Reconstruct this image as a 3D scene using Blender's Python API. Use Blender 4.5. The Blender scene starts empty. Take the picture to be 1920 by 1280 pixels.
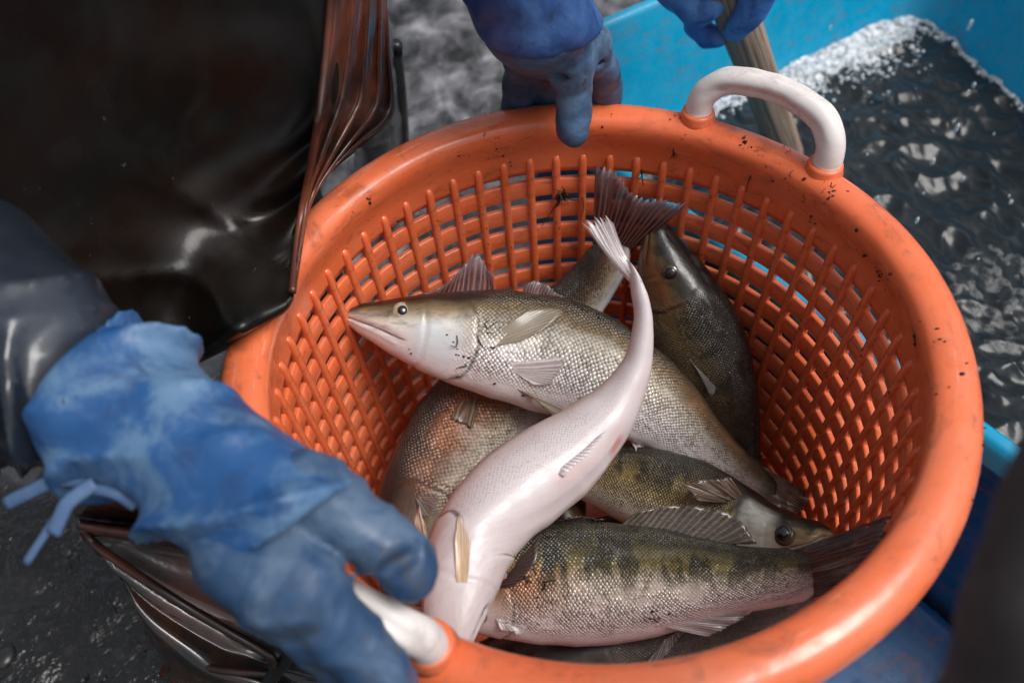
import bpy, bmesh, math, random
import numpy as np
from mathutils import Vector, Matrix, noise as mnoise

random.seed(7); rng = np.random.default_rng(7)
S = bpy.context.scene
COL = S.collection
R = math.radians

# ------------------------------------------------------------------ camera
FPX, PITCH, ROLL = 1605.646, 0.9139962, -0.0813472
ORG = np.array([-0.0525284, -0.3532775, 0.4611239])
_f = np.array([0, math.cos(PITCH), -math.sin(PITCH)]); _r = np.array([1., 0, 0]); _u = np.cross(_r, _f)
CR = math.cos(ROLL) * _r + math.sin(ROLL) * _u
CU = -math.sin(ROLL) * _r + math.cos(ROLL) * _u
CF = _f
cam = bpy.data.cameras.new('camera'); camo = bpy.data.objects.new('camera', cam); COL.objects.link(camo)
m = Matrix.Identity(4)
for i in range(3):
    m[i][0], m[i][1], m[i][2], m[i][3] = CR[i], CU[i], -CF[i], ORG[i]
camo.matrix_world = m
cam.sensor_width = 36.0; cam.lens = FPX / 1920 * 36
cam.clip_start = 0.02; cam.clip_end = 200
cam.dof.use_dof = True; cam.dof.focus_distance = 0.66; cam.dof.aperture_fstop = 4.5
S.camera = camo

# ------------------------------------------------------------------ light
SUN_EL, SUN_AZ = R(60), R(-20)          # azimuth measured from +X towards +Y
w = bpy.data.worlds.new('World'); S.world = w; w.use_nodes = True
nt = w.node_tree; nt.nodes.clear()
sky = nt.nodes.new('ShaderNodeTexSky'); sky.sky_type = 'NISHITA'; sky.sun_disc = False
sky.sun_elevation = SUN_EL; sky.sun_rotation = R(90) - SUN_AZ
sky.air_density = 1.0; sky.dust_density = 4.0; sky.ozone_density = 1.0
hs = nt.nodes.new('ShaderNodeHueSaturation'); hs.inputs['Saturation'].default_value = 0.35
bg = nt.nodes.new('ShaderNodeBackground'); bg.inputs['Strength'].default_value = 0.105
wo = nt.nodes.new('ShaderNodeOutputWorld')
nt.links.new(sky.outputs[0], hs.inputs['Color']); nt.links.new(hs.outputs[0], bg.inputs['Color']); nt.links.new(bg.outputs[0], wo.inputs[0])
sl = bpy.data.lights.new('sun', 'SUN'); sl.energy = 1.95; sl.angle = R(32); sl.color = (1.0, 0.98, 0.95)
so = bpy.data.objects.new('sun', sl); COL.objects.link(so)
sd = Vector((math.cos(SUN_EL) * math.cos(SUN_AZ), math.cos(SUN_EL) * math.sin(SUN_AZ), math.sin(SUN_EL)))
so.rotation_euler = sd.to_track_quat('Z', 'Y').to_euler(); so.location = sd * 5
S.view_settings.view_transform = 'Standard'; S.view_settings.look = 'None'
S.view_settings.exposure = 0.25; S.view_settings.gamma = 1.0; S.view_settings.use_curve_mapping = False
S.render.engine = 'CYCLES'
S.cycles.max_bounces = 8; S.cycles.transparent_max_bounces = 12

# ------------------------------------------------------------------ survey helpers
def ray(px, py): return CF + CR * (px - 960) / FPX - CU * (py - 640) / FPX
def Z(px, py, z):
    d = ray(px, py); return ORG + d * ((z - ORG[2]) / d[2])
def T(px, py, t): return ORG + ray(px, py) * t
def catmull(P, n):
    """resample a polyline of points (k x d) to n points along a Catmull-Rom curve, even by chord length"""
    P = np.asarray(P, float)
    if len(P) == 2: return P[0] + (P[1] - P[0]) * np.linspace(0, 1, n)[:, None]
    Q = np.vstack([2 * P[0] - P[1], P, 2 * P[-1] - P[-2]])
    out = []
    for i in range(1, len(Q) - 2):
        for s in np.linspace(0, 1, 24, endpoint=False):
            a, b, c, d = Q[i - 1], Q[i], Q[i + 1], Q[i + 2]
            out.append(.5 * (2 * b + (c - a) * s + (2 * a - 5 * b + 4 * c - d) * s * s + (3 * b - a - 3 * c + d) * s ** 3))
    out.append(P[-1]); out = np.array(out)
    L = np.concatenate([[0], np.cumsum(np.linalg.norm(np.diff(out[:, :3], axis=0), axis=1))])
    t = np.linspace(0, L[-1], n)
    return np.stack([np.interp(t, L, out[:, k]) for k in range(out.shape[1])], -1)
def nz(v): return v / (np.linalg.norm(v, axis=-1, keepdims=True) + 1e-12)
def wob(P, s, seed=0.0):
    """cheap smooth pseudo-noise of points (…,3)"""
    x, y, z = P[..., 0] * s + seed * 3.1, P[..., 1] * s + seed * 1.7, P[..., 2] * s + seed * 2.3
    a = np.sin(x * 1.3 + 1.7 * np.sin(y * 1.1 + .7 * z) + seed) + np.sin(y * 1.7 + 1.3 * np.sin(z * 1.3 - .6 * x) + 2.1) + np.sin(z * 1.5 + 1.5 * np.sin(x * 1.2 + .8 * y) + 4.2)
    return a / 3

# ------------------------------------------------------------------ object helpers
def mesh(name, v, f, mat=None, uv=None, smooth=True):
    me = bpy.data.meshes.new(name); me.from_pydata([tuple(map(float, p)) for p in v], [], [tuple(map(int, q)) for q in f])
    if uv is not None:
        l = me.uv_layers.new(name='UVMap'); idx = np.empty(len(me.loops), int); me.loops.foreach_get('vertex_index', idx)
        l.data.foreach_set('uv', np.asarray(uv, float)[idx].ravel())
    if smooth: me.polygons.foreach_set('use_smooth', [True] * len(me.polygons))
    if mat: me.materials.append(mat)
    me.update(); return me
def link(name, me, parent=None):
    o = bpy.data.objects.new(name, me); COL.objects.link(o)
    if parent is not None: o.parent = parent
    return o
def tag(o, label=None, cat=None, group=None, kind=None):
    for k, v in (('label', label), ('category', cat), ('group', group), ('kind', kind)):
        if v: o[k] = v
    return o
def empty(name, label, cat, group=None):
    o = bpy.data.objects.new(name, None); COL.objects.link(o); o.empty_display_size = .05
    return tag(o, label, cat, group)
def fix_normals(me):
    bm = bmesh.new(); bm.from_mesh(me); bmesh.ops.recalc_face_normals(bm, faces=bm.faces); bm.to_mesh(me); bm.free()
def revolve(prof, n, closed=False):
    prof = np.asarray(prof, float); k = len(prof); th = np.linspace(0, 2 * np.pi, n, endpoint=False)
    v = np.stack([np.outer(np.cos(th), prof[:, 0]), np.outer(np.sin(th), prof[:, 0]), np.tile(prof[:, 1], (n, 1))], -1).reshape(-1, 3)
    f = []
    for i in range(n):
        j = (i + 1) % n
        for a in range(k if closed else k - 1):
            b = (a + 1) % k; f.append((i * k + a, j * k + a, j * k + b, i * k + b))
    return v, f
def tube(P, rad, ns=12, squash=None, up=None, cap=True):
    P = np.asarray(P, float); n = len(P); rad = np.broadcast_to(np.asarray(rad, float), (n,))
    Tn = nz(np.gradient(P, axis=0)); U = np.array([0, 0, 1.]) if up is None else np.asarray(up, float)
    A = nz(np.cross(Tn, U)); B = np.cross(A, Tn)
    th = np.linspace(0, 2 * np.pi, ns, endpoint=False); s1, s2 = squash or (1, 1)
    v = (P[:, None] + rad[:, None, None] * (A[:, None] * (s1 * np.cos(th))[None, :, None] + B[:, None] * (s2 * np.sin(th))[None, :, None])).reshape(-1, 3)
    f = [(i * ns + j, i * ns + (j + 1) % ns, (i + 1) * ns + (j + 1) % ns, (i + 1) * ns + j) for i in range(n - 1) for j in range(ns)]
    if cap: f += [tuple(range(ns))[::-1], tuple((n - 1) * ns + j for j in range(ns))]
    return v, f
def grid(P):
    """faces and uv of an (a,b,3) array of points"""
    a, b = P.shape[:2]
    f = [(i * b + j, i * b + j + 1, (i + 1) * b + j + 1, (i + 1) * b + j) for i in range(a - 1) for j in range(b - 1)]
    uv = np.stack(np.meshgrid(np.linspace(0, 1, a), np.linspace(0, 1, b), indexing='ij'), -1).reshape(-1, 2)
    return P.reshape(-1, 3), f, uv
def join(parts):
    V, Fc, o = [], [], 0
    for v, f in parts:
        V.append(np.asarray(v)); Fc += [tuple(i + o for i in q) for q in f]; o += len(v)
    return np.vstack(V), Fc
def surface_nets(fn, lo, hi, h):
    lo = np.asarray(lo, float); n = np.ceil((np.asarray(hi) - lo) / h).astype(int) + 1
    ax = [lo[i] + h * np.arange(n[i]) for i in range(3)]
    G = np.stack(np.meshgrid(*ax, indexing='ij'), -1); d = fn(G)
    ins = d < 0; c = n - 1
    acc = np.zeros((*c, 3)); cnt = np.zeros(c)
    cs = [(i, j, k) for i in (0, 1) for j in (0, 1) for k in (0, 1)]
    sl_ = lambda o, A: A[o[0]:o[0] + c[0], o[1]:o[1] + c[1], o[2]:o[2] + c[2]]
    for a in cs:
        for x in range(3):
            if a[x] == 0:
                b = list(a); b[x] = 1
                da, db = sl_(a, d), sl_(b, d); mk = (da < 0) != (db < 0)
                t = np.where(mk, da / np.where(mk, da - db, 1), 0)
                for k in range(3): acc[..., k] += np.where(mk, a[k] + (t if k == x else 0), 0)
                cnt += mk
    act = cnt > 0; ids = -np.ones(c, int); ids[act] = np.arange(act.sum())
    cell = np.argwhere(act); V = lo + (cell + acc[act] / cnt[act][:, None]) * h
    Fc = []
    for x in range(3):
        y, z_ = (x + 1) % 3, (x + 2) % 3
        s0 = [slice(None)] * 3; s1 = [slice(None)] * 3; s0[x] = slice(0, -1); s1[x] = slice(1, None)
        ch = ins[tuple(s0)] != ins[tuple(s1)]
        for e in np.argwhere(ch):
            if e[y] == 0 or e[z_] == 0 or e[y] >= c[y] or e[z_] >= c[z_]: continue
            q = []
            for dy, dz in ((0, 0), (-1, 0), (-1, -1), (0, -1)):
                k = e.copy(); k[y] += dy; k[z_] += dz; q.append(ids[tuple(k)])
            if min(q) < 0: continue
            Fc.append(tuple(q) if ins[tuple(e)] else tuple(q[::-1]))
    return V, Fc
def cap_d(P, a, b, ra, rb):
    a = np.asarray(a); b = np.asarray(b); ab = b - a; L = ab @ ab + 1e-12
    t = np.clip(((P - a) @ ab) / L, 0, 1)
    return np.linalg.norm(P - a - t[..., None] * ab, axis=-1) - (ra + (rb - ra) * t)
def smin(a, b, k):
    h = np.clip(.5 + .5 * (b - a) / k, 0, 1); return b + (a - b) * h - k * h * (1 - h)
def smax(a, b, k): return -smin(-a, -b, k)
def chain_d(P, pts, rad):
    d = None
    for i in range(len(pts) - 1):
        e = cap_d(P, pts[i], pts[i + 1], rad[i], rad[i + 1]); d = e if d is None else np.minimum(d, e)
    return d

# ------------------------------------------------------------------ materials
class NT:
    def __init__(s, name):
        s.m = bpy.data.materials.new(name); s.m.use_nodes = True; s.t = s.m.node_tree
        s.b = s.t.nodes['Principled BSDF']; s.o = s.t.nodes['Material Output']
    def n(s, ty, **kw):
        x = s.t.nodes.new(ty)
        for k, v in kw.items(): setattr(x, k, v)
        return x
    def set(s, sock, v):
        if hasattr(v, 'links') or isinstance(v, bpy.types.NodeSocket): s.t.links.new(v, sock)
        elif isinstance(v, (tuple, list)) and len(v) == 3 and sock.type == 'RGBA': sock.default_value = (*v, 1)
        else: sock.default_value = v
    def math(s, op, a, b=None, c=None, clamp=False):
        x = s.n('ShaderNodeMath', operation=op, use_clamp=clamp)
        for i, v in enumerate((a, b, c)):
            if v is not None: s.set(x.inputs[i], v)
        return x.outputs[0]
    def map(s, v, a, b, c=0., d=1., smooth=True):
        x = s.n('ShaderNodeMapRange', interpolation_type='SMOOTHSTEP' if smooth else 'LINEAR')
        for i, q in enumerate((v, a, b, c, d)): s.set(x.inputs[i], q)
        return x.outputs[0]
    def mix(s, f, a, b, blend='MIX'):
        x = s.n('ShaderNodeMix', data_type='RGBA', blend_type=blend); s.set(x.inputs[0], f); s.set(x.inputs[6], a); s.set(x.inputs[7], b)
        return x.outputs[2]
    def obj(s): return s.n('ShaderNodeTexCoord').outputs['Object']
    def uv(s): return s.n('ShaderNodeTexCoord').outputs['UV']
    def scale(s, v, sc, loc=(0, 0, 0), rot=(0, 0, 0)):
        x = s.n('ShaderNodeMapping'); s.set(x.inputs[0], v); x.inputs['Scale'].default_value = sc; x.inputs['Location'].default_value = loc; x.inputs['Rotation'].default_value = rot
        return x.outputs[0]
    def noise(s, v, sc, det=3., rough=.55, dist=0., col=False):
        x = s.n('ShaderNodeTexNoise'); s.set(x.inputs['Vector'], v); x.inputs['Scale'].default_value = sc; x.inputs['Detail'].default_value = det
        x.inputs['Roughness'].default_value = rough; x.inputs['Distortion'].default_value = dist
        return x.outputs['Color' if col else 'Fac']
    def vor(s, v, sc, rnd=1., feat='F1', dims='3D', out='Distance'):
        x = s.n('ShaderNodeTexVoronoi', feature=feat, voronoi_dimensions=dims); s.set(x.inputs['Vector'], v); x.inputs['Scale'].default_value = sc; x.inputs['Randomness'].default_value = rnd
        return x.outputs[out]
    def ramp(s, v, stops):
        x = s.n('ShaderNodeValToRGB'); s.set(x.inputs[0], v); e = x.color_ramp.elements
        while len(e) < len(stops): e.new(.5)
        for q, (p, c) in zip(e, stops): q.position = p; q.color = (*c, 1) if isinstance(c, (tuple, list)) else (c, c, c, 1)
        return x.outputs[0]
    def bump(s, h, strength=.3, dist=.001, nrm=None):
        x = s.n('ShaderNodeBump'); x.inputs['Strength'].default_value = strength; x.inputs['Distance'].default_value = dist; s.set(x.inputs['Height'], h)
        if nrm is not None: s.set(x.inputs['Normal'], nrm)
        return x.outputs[0]
    def out(s, **kw):
        for k, v in kw.items(): s.set(s.b.inputs[k.replace('_', ' ')], v)
        return s.m

def mat_plastic(name, col, rough=.35, dirt=.6, worn=(1, 1, 1), wornf=.1, coat=.3, cr=.14, scuff=0.):
    t = NT(name); o = t.obj()
    big = t.noise(o, 9, 4); fine = t.noise(o, 160, 3); spk = t.noise(t.scale(o, (1, 1, .6)), 120, 4, .65, .6)
    c = t.mix(t.map(big, .35, .75, 0, wornf), col, worn)
    pat = t.map(t.noise(o, 14, 3), .42, .68)
    sp = t.math('MULTIPLY', t.map(spk, .66, .74), t.math('MULTIPLY', pat, dirt))
    c = t.mix(sp, c, (.03, .012, .006))
    smear = t.math('MULTIPLY', t.map(t.noise(t.scale(o, (1, 1, 2.5)), 26, 6, .68, 1.2), .50, .72), dirt * .75)
    c = t.mix(smear, c, (.2, .06, .03))
    wet = t.noise(o, 45, 4, .6)
    if scuff:   # fine scratches and rubbed streaks that run round the basket
        sp_ = t.n('ShaderNodeSeparateXYZ'); t.set(sp_.inputs[0], o); x, y, z = sp_.outputs
        cv = t.n('ShaderNodeCombineXYZ'); t.set(cv.inputs[0], t.math('MULTIPLY', t.math('ARCTAN2', y, x), 5.)); rr = t.math('SQRT', t.math('ADD', t.math('MULTIPLY', x, x), t.math('MULTIPLY', y, y)))
        t.set(cv.inputs[1], t.math('MULTIPLY', rr, 330.)); t.set(cv.inputs[2], t.math('MULTIPLY', z, 330.))
        sf = t.math('MULTIPLY', t.map(t.noise(cv.outputs[0], 1., 4, .6), .58, .72), t.map(t.noise(o, 11, 4, .6), .45, .62))
        c = t.mix(t.math('MULTIPLY', sf, scuff), c, (.80, .42, .28))
        sf2 = t.math('MULTIPLY', t.map(t.noise(t.scale(cv.outputs[0], (2, .4, .4), (7, 3, 1)), 1., 5, .65), .56, .70), t.map(t.noise(t.scale(o, (1, 1, 1), (4, 2, 0)), 9, 4, .6), .46, .62))
        c = t.mix(t.math('MULTIPLY', sf2, scuff * .9), c, (.22, .05, .022))
    return t.out(Base_Color=c, Roughness=t.map(wet, .35, .7, rough * .55, rough * 1.35), Specular_IOR_Level=.5, Coat_Weight=t.map(t.noise(o, 30, 5, .6), .35, .65, coat * .3, coat * 1.7), Coat_Roughness=cr,
                 Subsurface_Weight=.08, Subsurface_Radius=(.01, .004, .002), Subsurface_Scale=.3,
                 Normal=t.bump(t.math('ADD', t.math('MULTIPLY', t.noise(o, 70, 3), .7), t.math('MULTIPLY', fine, .3)), .22, .0012))
M = {}
M['orange'] = mat_plastic('orange_plastic', (.76, .148, .047), .44, .8, (.78, .27, .14), .35, .4, .2, .55)
M['white'] = mat_plastic('white_plastic', (.76, .71, .69), .45, .45, (.60, .55, .49), .4, .05)
M['tub'] = mat_plastic('turquoise_plastic', (.0, .29, .50), .42, .55, (.04, .38, .58), .3, .1)
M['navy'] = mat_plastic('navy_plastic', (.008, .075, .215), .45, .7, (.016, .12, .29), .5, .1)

def mat_simple(name, col, rough=.5, bump=.2, sc=80, col2=None, f=(.4, .7), coat=0., spec=.5, nscale=8):
    t = NT(name); o = t.obj()
    c = t.mix(t.map(t.noise(o, nscale, 5), *f), col, col2) if col2 else col
    return t.out(Base_Color=c, Roughness=t.map(t.noise(o, sc * .4, 3), .3, .7, rough * .8, min(1, rough * 1.2)), Specular_IOR_Level=spec, Coat_Weight=coat, Coat_Roughness=.08, Normal=t.bump(t.noise(o, sc, 4), bump, .002))
M['weed'] = mat_simple('black_weed', (.012, .008, .006), .6, .3, 300)
M['black_rubber'] = mat_simple('black_rubber', (.012, .013, .015), .35, .15, 60)
M['coat'] = mat_simple('brown_coat_cloth', (.045, .036, .036), .85, .4, 200)
M['boot'] = mat_simple('grey_wet_rubber', (.045, .052, .058), .3, .1, 60, coat=.5)
M['string'] = mat_simple('blue_string', (.07, .13, .25), .5, .3, 200)
M['trouser'] = mat_simple('black_trousers', (.008, .009, .011), .5, .3, 90)

def mat_glove(name, base, worn, dirt, sat=1.):
    t = NT(name); o = t.obj()
    a = t.map(t.noise(o, 20, 6, .68, .5), .44, .62); b = t.map(t.noise(o, 34, 7, .75, .4), .50, .68)
    c = t.mix(t.math('MULTIPLY', a, .75), base, worn); c = t.mix(t.math('MULTIPLY', b, .85), c, dirt)
    sp = t.map(t.noise(o, 230, 4, .6), .66, .74); c = t.mix(t.math('MULTIPLY', sp, .8), c, (.02, .025, .04))
    return t.out(Base_Color=c, Roughness=t.map(t.noise(o, 40, 3), .35, .65, .42, .75), Coat_Weight=.05, Coat_Roughness=.2,
                 Normal=t.bump(t.math('ADD', t.noise(o, 120, 4), t.math('MULTIPLY', t.noise(o, 420, 3), .5)), .3, .0012))
M['glove'] = mat_glove('blue_rubber_worn', (.022, .062, .14), (.095, .15, .23), (.06, .06, .065))
M['cuff'] = mat_glove('blue_rubber_cuff', (.014, .078, .23), (.12, .22, .34), (.02, .05, .14))
M['glove_dark'] = mat_glove('blue_rubber_wet', (.035, .085, .17), (.10, .17, .27), (.035, .045, .06))
M['cuff_dark'] = mat_glove('blue_rubber_wet_cuff', (.015, .062, .22), (.05, .13, .32), (.012, .03, .08))
M['glove_bright'] = mat_glove('blue_rubber_bright', (.045, .16, .54), (.14, .32, .64), (.03, .10, .34))

def mat_pvc(name, c1, c2, rough, coat=.3, spec=.5):
    t = NT(name); o = t.obj()
    c = t.mix(t.map(t.noise(o, 7, 4, .55, .5), .45, .68), c1, c2)
    sp = t.map(t.noise(o, 130, 5, .65), .68, .76)
    c = t.mix(t.math('MULTIPLY', sp, .25), c, (.3, .33, .33))
    return t.out(Base_Color=c, Roughness=t.map(t.noise(o, 22, 4), .35, .7, rough * .6, rough * 1.5), Specular_IOR_Level=spec, Coat_Weight=coat, Coat_Roughness=.08,
                 Normal=t.bump(t.noise(o, 40, 4), .16, .003))
M['hem'] = mat_pvc('wet_pvc_hem', (.008, .007, .006), (.12, .034, .017), .24, .7, .6)
M['rust_pvc'] = mat_pvc('rust_brown_pvc', (.020, .008, .006), (.17, .045, .021), .36, .2)  # rust brown for the apron's pleats and fold edges
M['apron'] = mat_pvc('dark_wet_pvc', (.004, .0045, .004), (.009, .0045, .003), .42, .0, .3)
M['sleeve'] = mat_pvc('dark_blue_pvc', (.012, .016, .024), (.026, .034, .052), .32, .3)

def mat_ground():
    t = NT('wet_dark_ground'); o = t.obj()
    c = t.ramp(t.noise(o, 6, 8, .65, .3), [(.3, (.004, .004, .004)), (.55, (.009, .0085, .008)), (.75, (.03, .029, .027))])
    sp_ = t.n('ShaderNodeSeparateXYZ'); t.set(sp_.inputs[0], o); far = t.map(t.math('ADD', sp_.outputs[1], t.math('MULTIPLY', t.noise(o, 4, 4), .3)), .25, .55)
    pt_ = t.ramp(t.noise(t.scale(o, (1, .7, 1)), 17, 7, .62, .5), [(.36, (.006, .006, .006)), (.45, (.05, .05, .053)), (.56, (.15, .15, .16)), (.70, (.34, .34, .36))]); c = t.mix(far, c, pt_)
    st = t.map(t.vor(o, 38, 1.), .05, .3, 1, 0); c = t.mix(t.math('MULTIPLY', st, .3), c, (.05, .048, .046))
    wetm = t.map(t.noise(t.scale(o, (1, 1.4, 1)), 5, 5, .6, .6), .42, .6)
    h = t.math('ADD', t.noise(o, 16, 4, .55, .6), t.math('MULTIPLY', t.noise(o, 70, 3), .16))
    return t.out(Base_Color=c, Roughness=t.map(wetm, 0, 1, .30, .15), Specular_IOR_Level=.6, Normal=t.bump(h, .8, .03))
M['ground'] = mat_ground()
def mat_water():
    t = NT('dark_water'); o = t.obj()
    return t.out(Base_Color=t.mix(t.noise(o, 12, 4), (.008, .011, .013), (.020, .026, .030)), Roughness=.21, Specular_IOR_Level=.6, IOR=1.333,
                 Normal=t.bump(t.noise(o, 34, 2, .5, .8), .10, .006))
M['water'] = mat_water()
def mat_foam():
    t = NT('white_foam'); o = t.obj()
    return t.out(Base_Color=(.66, .70, .73), Roughness=.35, Subsurface_Weight=.2, Subsurface_Radius=(.01, .01, .01), Subsurface_Scale=.3, Alpha=t.map(t.noise(o, 110, 4, .65), .36, .58, .25, 1.))
M['foam'] = mat_foam()
t = NT('grey_film'); o = t.obj(); M['film'] = t.out(Base_Color=t.mix(t.noise(o, 60, 4), (.05, .053, .052), (.16, .165, .165)), Roughness=.5, Alpha=t.map(t.noise(o, 70, 5, .65, .5), .40, .60, .1, .95), Normal=t.bump(t.noise(o, 120, 3), .4, .004))
def mat_wood(name, c1, c2, c3):
    t = NT(name); uv = t.uv()
    g = t.noise(t.scale(uv, (3, 26, 1)), 1., 6, .6, .6); g2 = t.noise(t.scale(uv, (9, 90, 1)), 1., 4, .6)
    c = t.ramp(g, [(.3, c1), (.5, c2), (.72, c3)]); c = t.mix(t.math('MULTIPLY', t.map(g2, .55, .75), .6), c, c1)
    return t.out(Base_Color=c, Roughness=.6, Normal=t.bump(t.math('ADD', g, t.math('MULTIPLY', g2, .5)), .6, .003))
M['wood'] = mat_wood('weathered_wood', (.09, .058, .042), (.34, .24, .175), (.52, .40, .31))

# ---- fish skin: u runs from snout to tail root, v from back (0) to belly (1)
def mat_fish(name, back, flank, silver, belly, bars=.6, edge=.6, warm=None, st=(.17, .34, .50, .68), seed=0., vshift=0., metal=.2, rough=.36, NU=104, NV=34, sb=1., cheek=None, dirty=1., tailc=(.05, .032, .026)):
    t = NT(name); uv = t.uv(); sx = t.n('ShaderNodeSeparateXYZ'); t.set(sx.inputs[0], uv); u, v = sx.outputs[0], sx.outputs[1]
    sc = t.scale(uv, (7, 4, 1), (seed, seed * .7, 0))
    n1 = t.noise(sc, 1., 4, .6); n2 = t.noise(t.scale(uv, (26, 12, 1), (seed, 0, 0)), 1., 4, .6)
    vv = t.math('ADD', t.math('ADD', v, t.math('MULTIPLY', t.math('SUBTRACT', n1, .5), .16)), vshift)
    c = t.ramp(vv, [(.0, back), (st[0], back), (st[1], flank), (st[2], silver), (st[3], belly), (1., belly)])
    if warm:
        wm = t.math('MULTIPLY', t.map(t.math('ABSOLUTE', t.math('SUBTRACT', vv, warm[2])), 0, .2, 1, 0), t.math('MULTIPLY', t.map(t.math('ABSOLUTE', t.math('SUBTRACT', u, warm[1])), .0, warm[3], 1, 0), warm[4]))
        c = t.mix(wm, c, warm[0])
    br = t.noise(t.scale(uv, (15, 2.2, 1), (seed * 2, seed, 0)), 1., 3, .55, .5)
    bm_ = t.math('MULTIPLY', t.map(br, .47, .56), t.math('MULTIPLY', t.map(vv, .30, .58, 1, 0), bars))
    c = t.mix(bm_, c, tuple(x * .55 for x in back))
    # scales: a staggered diamond lattice with a little jitter
    cx = t.n('ShaderNodeCombineXYZ')
    t.set(cx.inputs[0], t.math('ADD', t.math('MULTIPLY', u, NU), t.math('MULTIPLY', v, NV)))
    t.set(cx.inputs[1], t.math('SUBTRACT', t.math('MULTIPLY', u, NU), t.math('MULTIPLY', v, NV)))
    jit = t.noise(t.scale(uv, (40, 20, 1)), 1., 2, col=True)
    ca = t.n('ShaderNodeVectorMath', operation='MULTIPLY_ADD'); t.set(ca.inputs[0], jit); ca.inputs[1].default_value = (1.1, 1.1, 0); t.set(ca.inputs[2], cx.outputs[0])
    d = t.vor(ca.outputs[0], 1., .22, dims='2D'); dcol = t.vor(ca.outputs[0], 1., .22, dims='2D', out='Color')
    msk = t.math('MULTIPLY', t.map(t.math('ADD', u, t.math('ADD', t.math('MULTIPLY', v, .05), t.math('MULTIPLY', n1, .06))), .255, .34), t.map(vv, .62, .80, 1, .12))
    msk = t.math('MULTIPLY', msk, t.map(t.noise(t.scale(uv, (9, 7, 1), (seed, 3, 0)), 1., 3, .6), .34, .52, .35, 1.))
    ed = t.math('MULTIPLY', t.map(d, .34, .62), t.math('MULTIPLY', msk, edge)); ed = t.math('MULTIPLY', ed, t.map(n2, .25, .6, .5, 1))
    c = t.mix(ed, c, tuple(x * .45 for x in back))
    c = t.mix(t.math('MULTIPLY', t.map(d, .0, .3, 1, 0), t.math('MULTIPLY', msk, .30 * sb)), c, (.66, .60, .46))
    dsp = t.n('ShaderNodeSeparateXYZ'); t.set(dsp.inputs[0], dcol)
    c = t.mix(t.math('MULTIPLY', t.map(dsp.outputs[0], .55, 1.), t.math('MULTIPLY', msk, .5 * sb)), c, tuple(x * .6 for x in flank))
    c = t.mix(t.math('MULTIPLY', t.map(u, .945, .995), t.map(t.noise(t.scale(uv, (12, 60, 1)), 1., 3), .3, .6, .35, .9)), c, tailc)
    # head mottling, small dark freckles, blood-pink belly
    hd = t.math('MULTIPLY', t.map(u, .20, .27, 1, 0), t.map(n2, .45, .7)); c = t.mix(t.math('MULTIPLY', hd, t.map(v, .3, .75, .7, .15)), c, back)
    pk = t.math('MULTIPLY', t.map(t.noise(t.scale(uv, (6, 5, 1), (seed * 5, 2, 0)), 1., 3), .5, .75), t.map(v, .6, .8)); c = t.mix(t.math('MULTIPLY', pk, .45 * (.6 + .4 * dirty)), c, (.60, .36, .34))
    fr = t.math('MULTIPLY', t.map(t.noise(t.scale(uv, (120, 45, 1)), 1., 3), .67, .74), t.map(v, .5, .95, .9, .4)); c = t.mix(t.math('MULTIPLY', fr, dirty), c, tuple(x * .5 for x in back))
    if cheek:
        ckm = t.math('MULTIPLY', t.math('MULTIPLY', t.map(u, .10, .15), t.map(u, .24, .20)), t.math('MULTIPLY', t.map(v, cheek[3], cheek[3] + .12), t.map(v, .80, .66)))
        c = t.mix(t.math('MULTIPLY', ckm, t.map(n2, .3, .6, .5, .95)), c, cheek[:3])
    vt = t.math('MULTIPLY', t.map(v, .93, .985), t.math('MULTIPLY', t.map(u, .58, .605), t.map(u, .645, .62))); c = t.mix(t.math('MULTIPLY', vt, .8), c, (.50, .19, .17))
    # dark lips and the dark edge of the gill cover
    ml = t.math('SUBTRACT', v, t.math('ADD', .5, t.math('MULTIPLY', t.math('MINIMUM', u, .10), 1.)))
    mlm = t.math('MULTIPLY', t.map(t.math('ABSOLUTE', ml), .004, .018, 1, 0), t.map(u, .108, .122, 1, 0)); c = t.mix(t.math('MULTIPLY', mlm, .8), c, (.05, .03, .028))
    ge = t.math('SUBTRACT', .252, t.math('MULTIPLY', t.math('POWER', t.math('SUBTRACT', v, .52), 2.), .40))
    gd = t.math('MULTIPLY', t.map(t.math('ABSOLUTE', t.math('SUBTRACT', u, t.math('ADD', ge, .004))), .001, .007, 1, 0), t.math('MULTIPLY', t.map(v, .22, .34), t.map(v, .92, .78))); c = t.mix(t.math('MULTIPLY', gd, t.map(n2, .3, .65, .35, .85)), c, (.06, .03, .026))
    h = t.math('MULTIPLY', t.math('SUBTRACT', 1., d), msk)
    b1 = t.bump(h, .8 * sb, .0018); b2 = t.bump(t.noise(t.scale(uv, (60, 30, 1)), 1., 4), .18, .0015, b1)
    mt = t.math('MULTIPLY', t.map(vv, .2, .45), t.math('MULTIPLY', t.map(vv, .55, .8, 1, 0), metal))
    return t.out(Base_Color=c, Metallic=mt, Roughness=t.map(n2, .3, .7, rough * .75, rough * 1.4), Specular_IOR_Level=.55, Coat_Weight=.22, Coat_Roughness=.16, Normal=b2,
                 Subsurface_Weight=.06, Subsurface_Radius=(.012, .006, .004), Subsurface_Scale=.3)
BACK, OLIVE, GOLD = (.016, .015, .011), (.13, .10, .045), (.36, .27, .12)
SILV, BEL = (.50, .44, .36), (.70, .60, .58)
M['fish_pale'] = mat_fish('fish_skin_pale', (.014, .010, .006), (.21, .145, .07), (.64, .59, .50), (.76, .71, .71), bars=.3, edge=.85, st=(.19, .31, .44, .60), seed=1.3, cheek=(.60, .64, .66, .36), warm=((.40, .20, .09), .80, .24, .25, .7))
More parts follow.
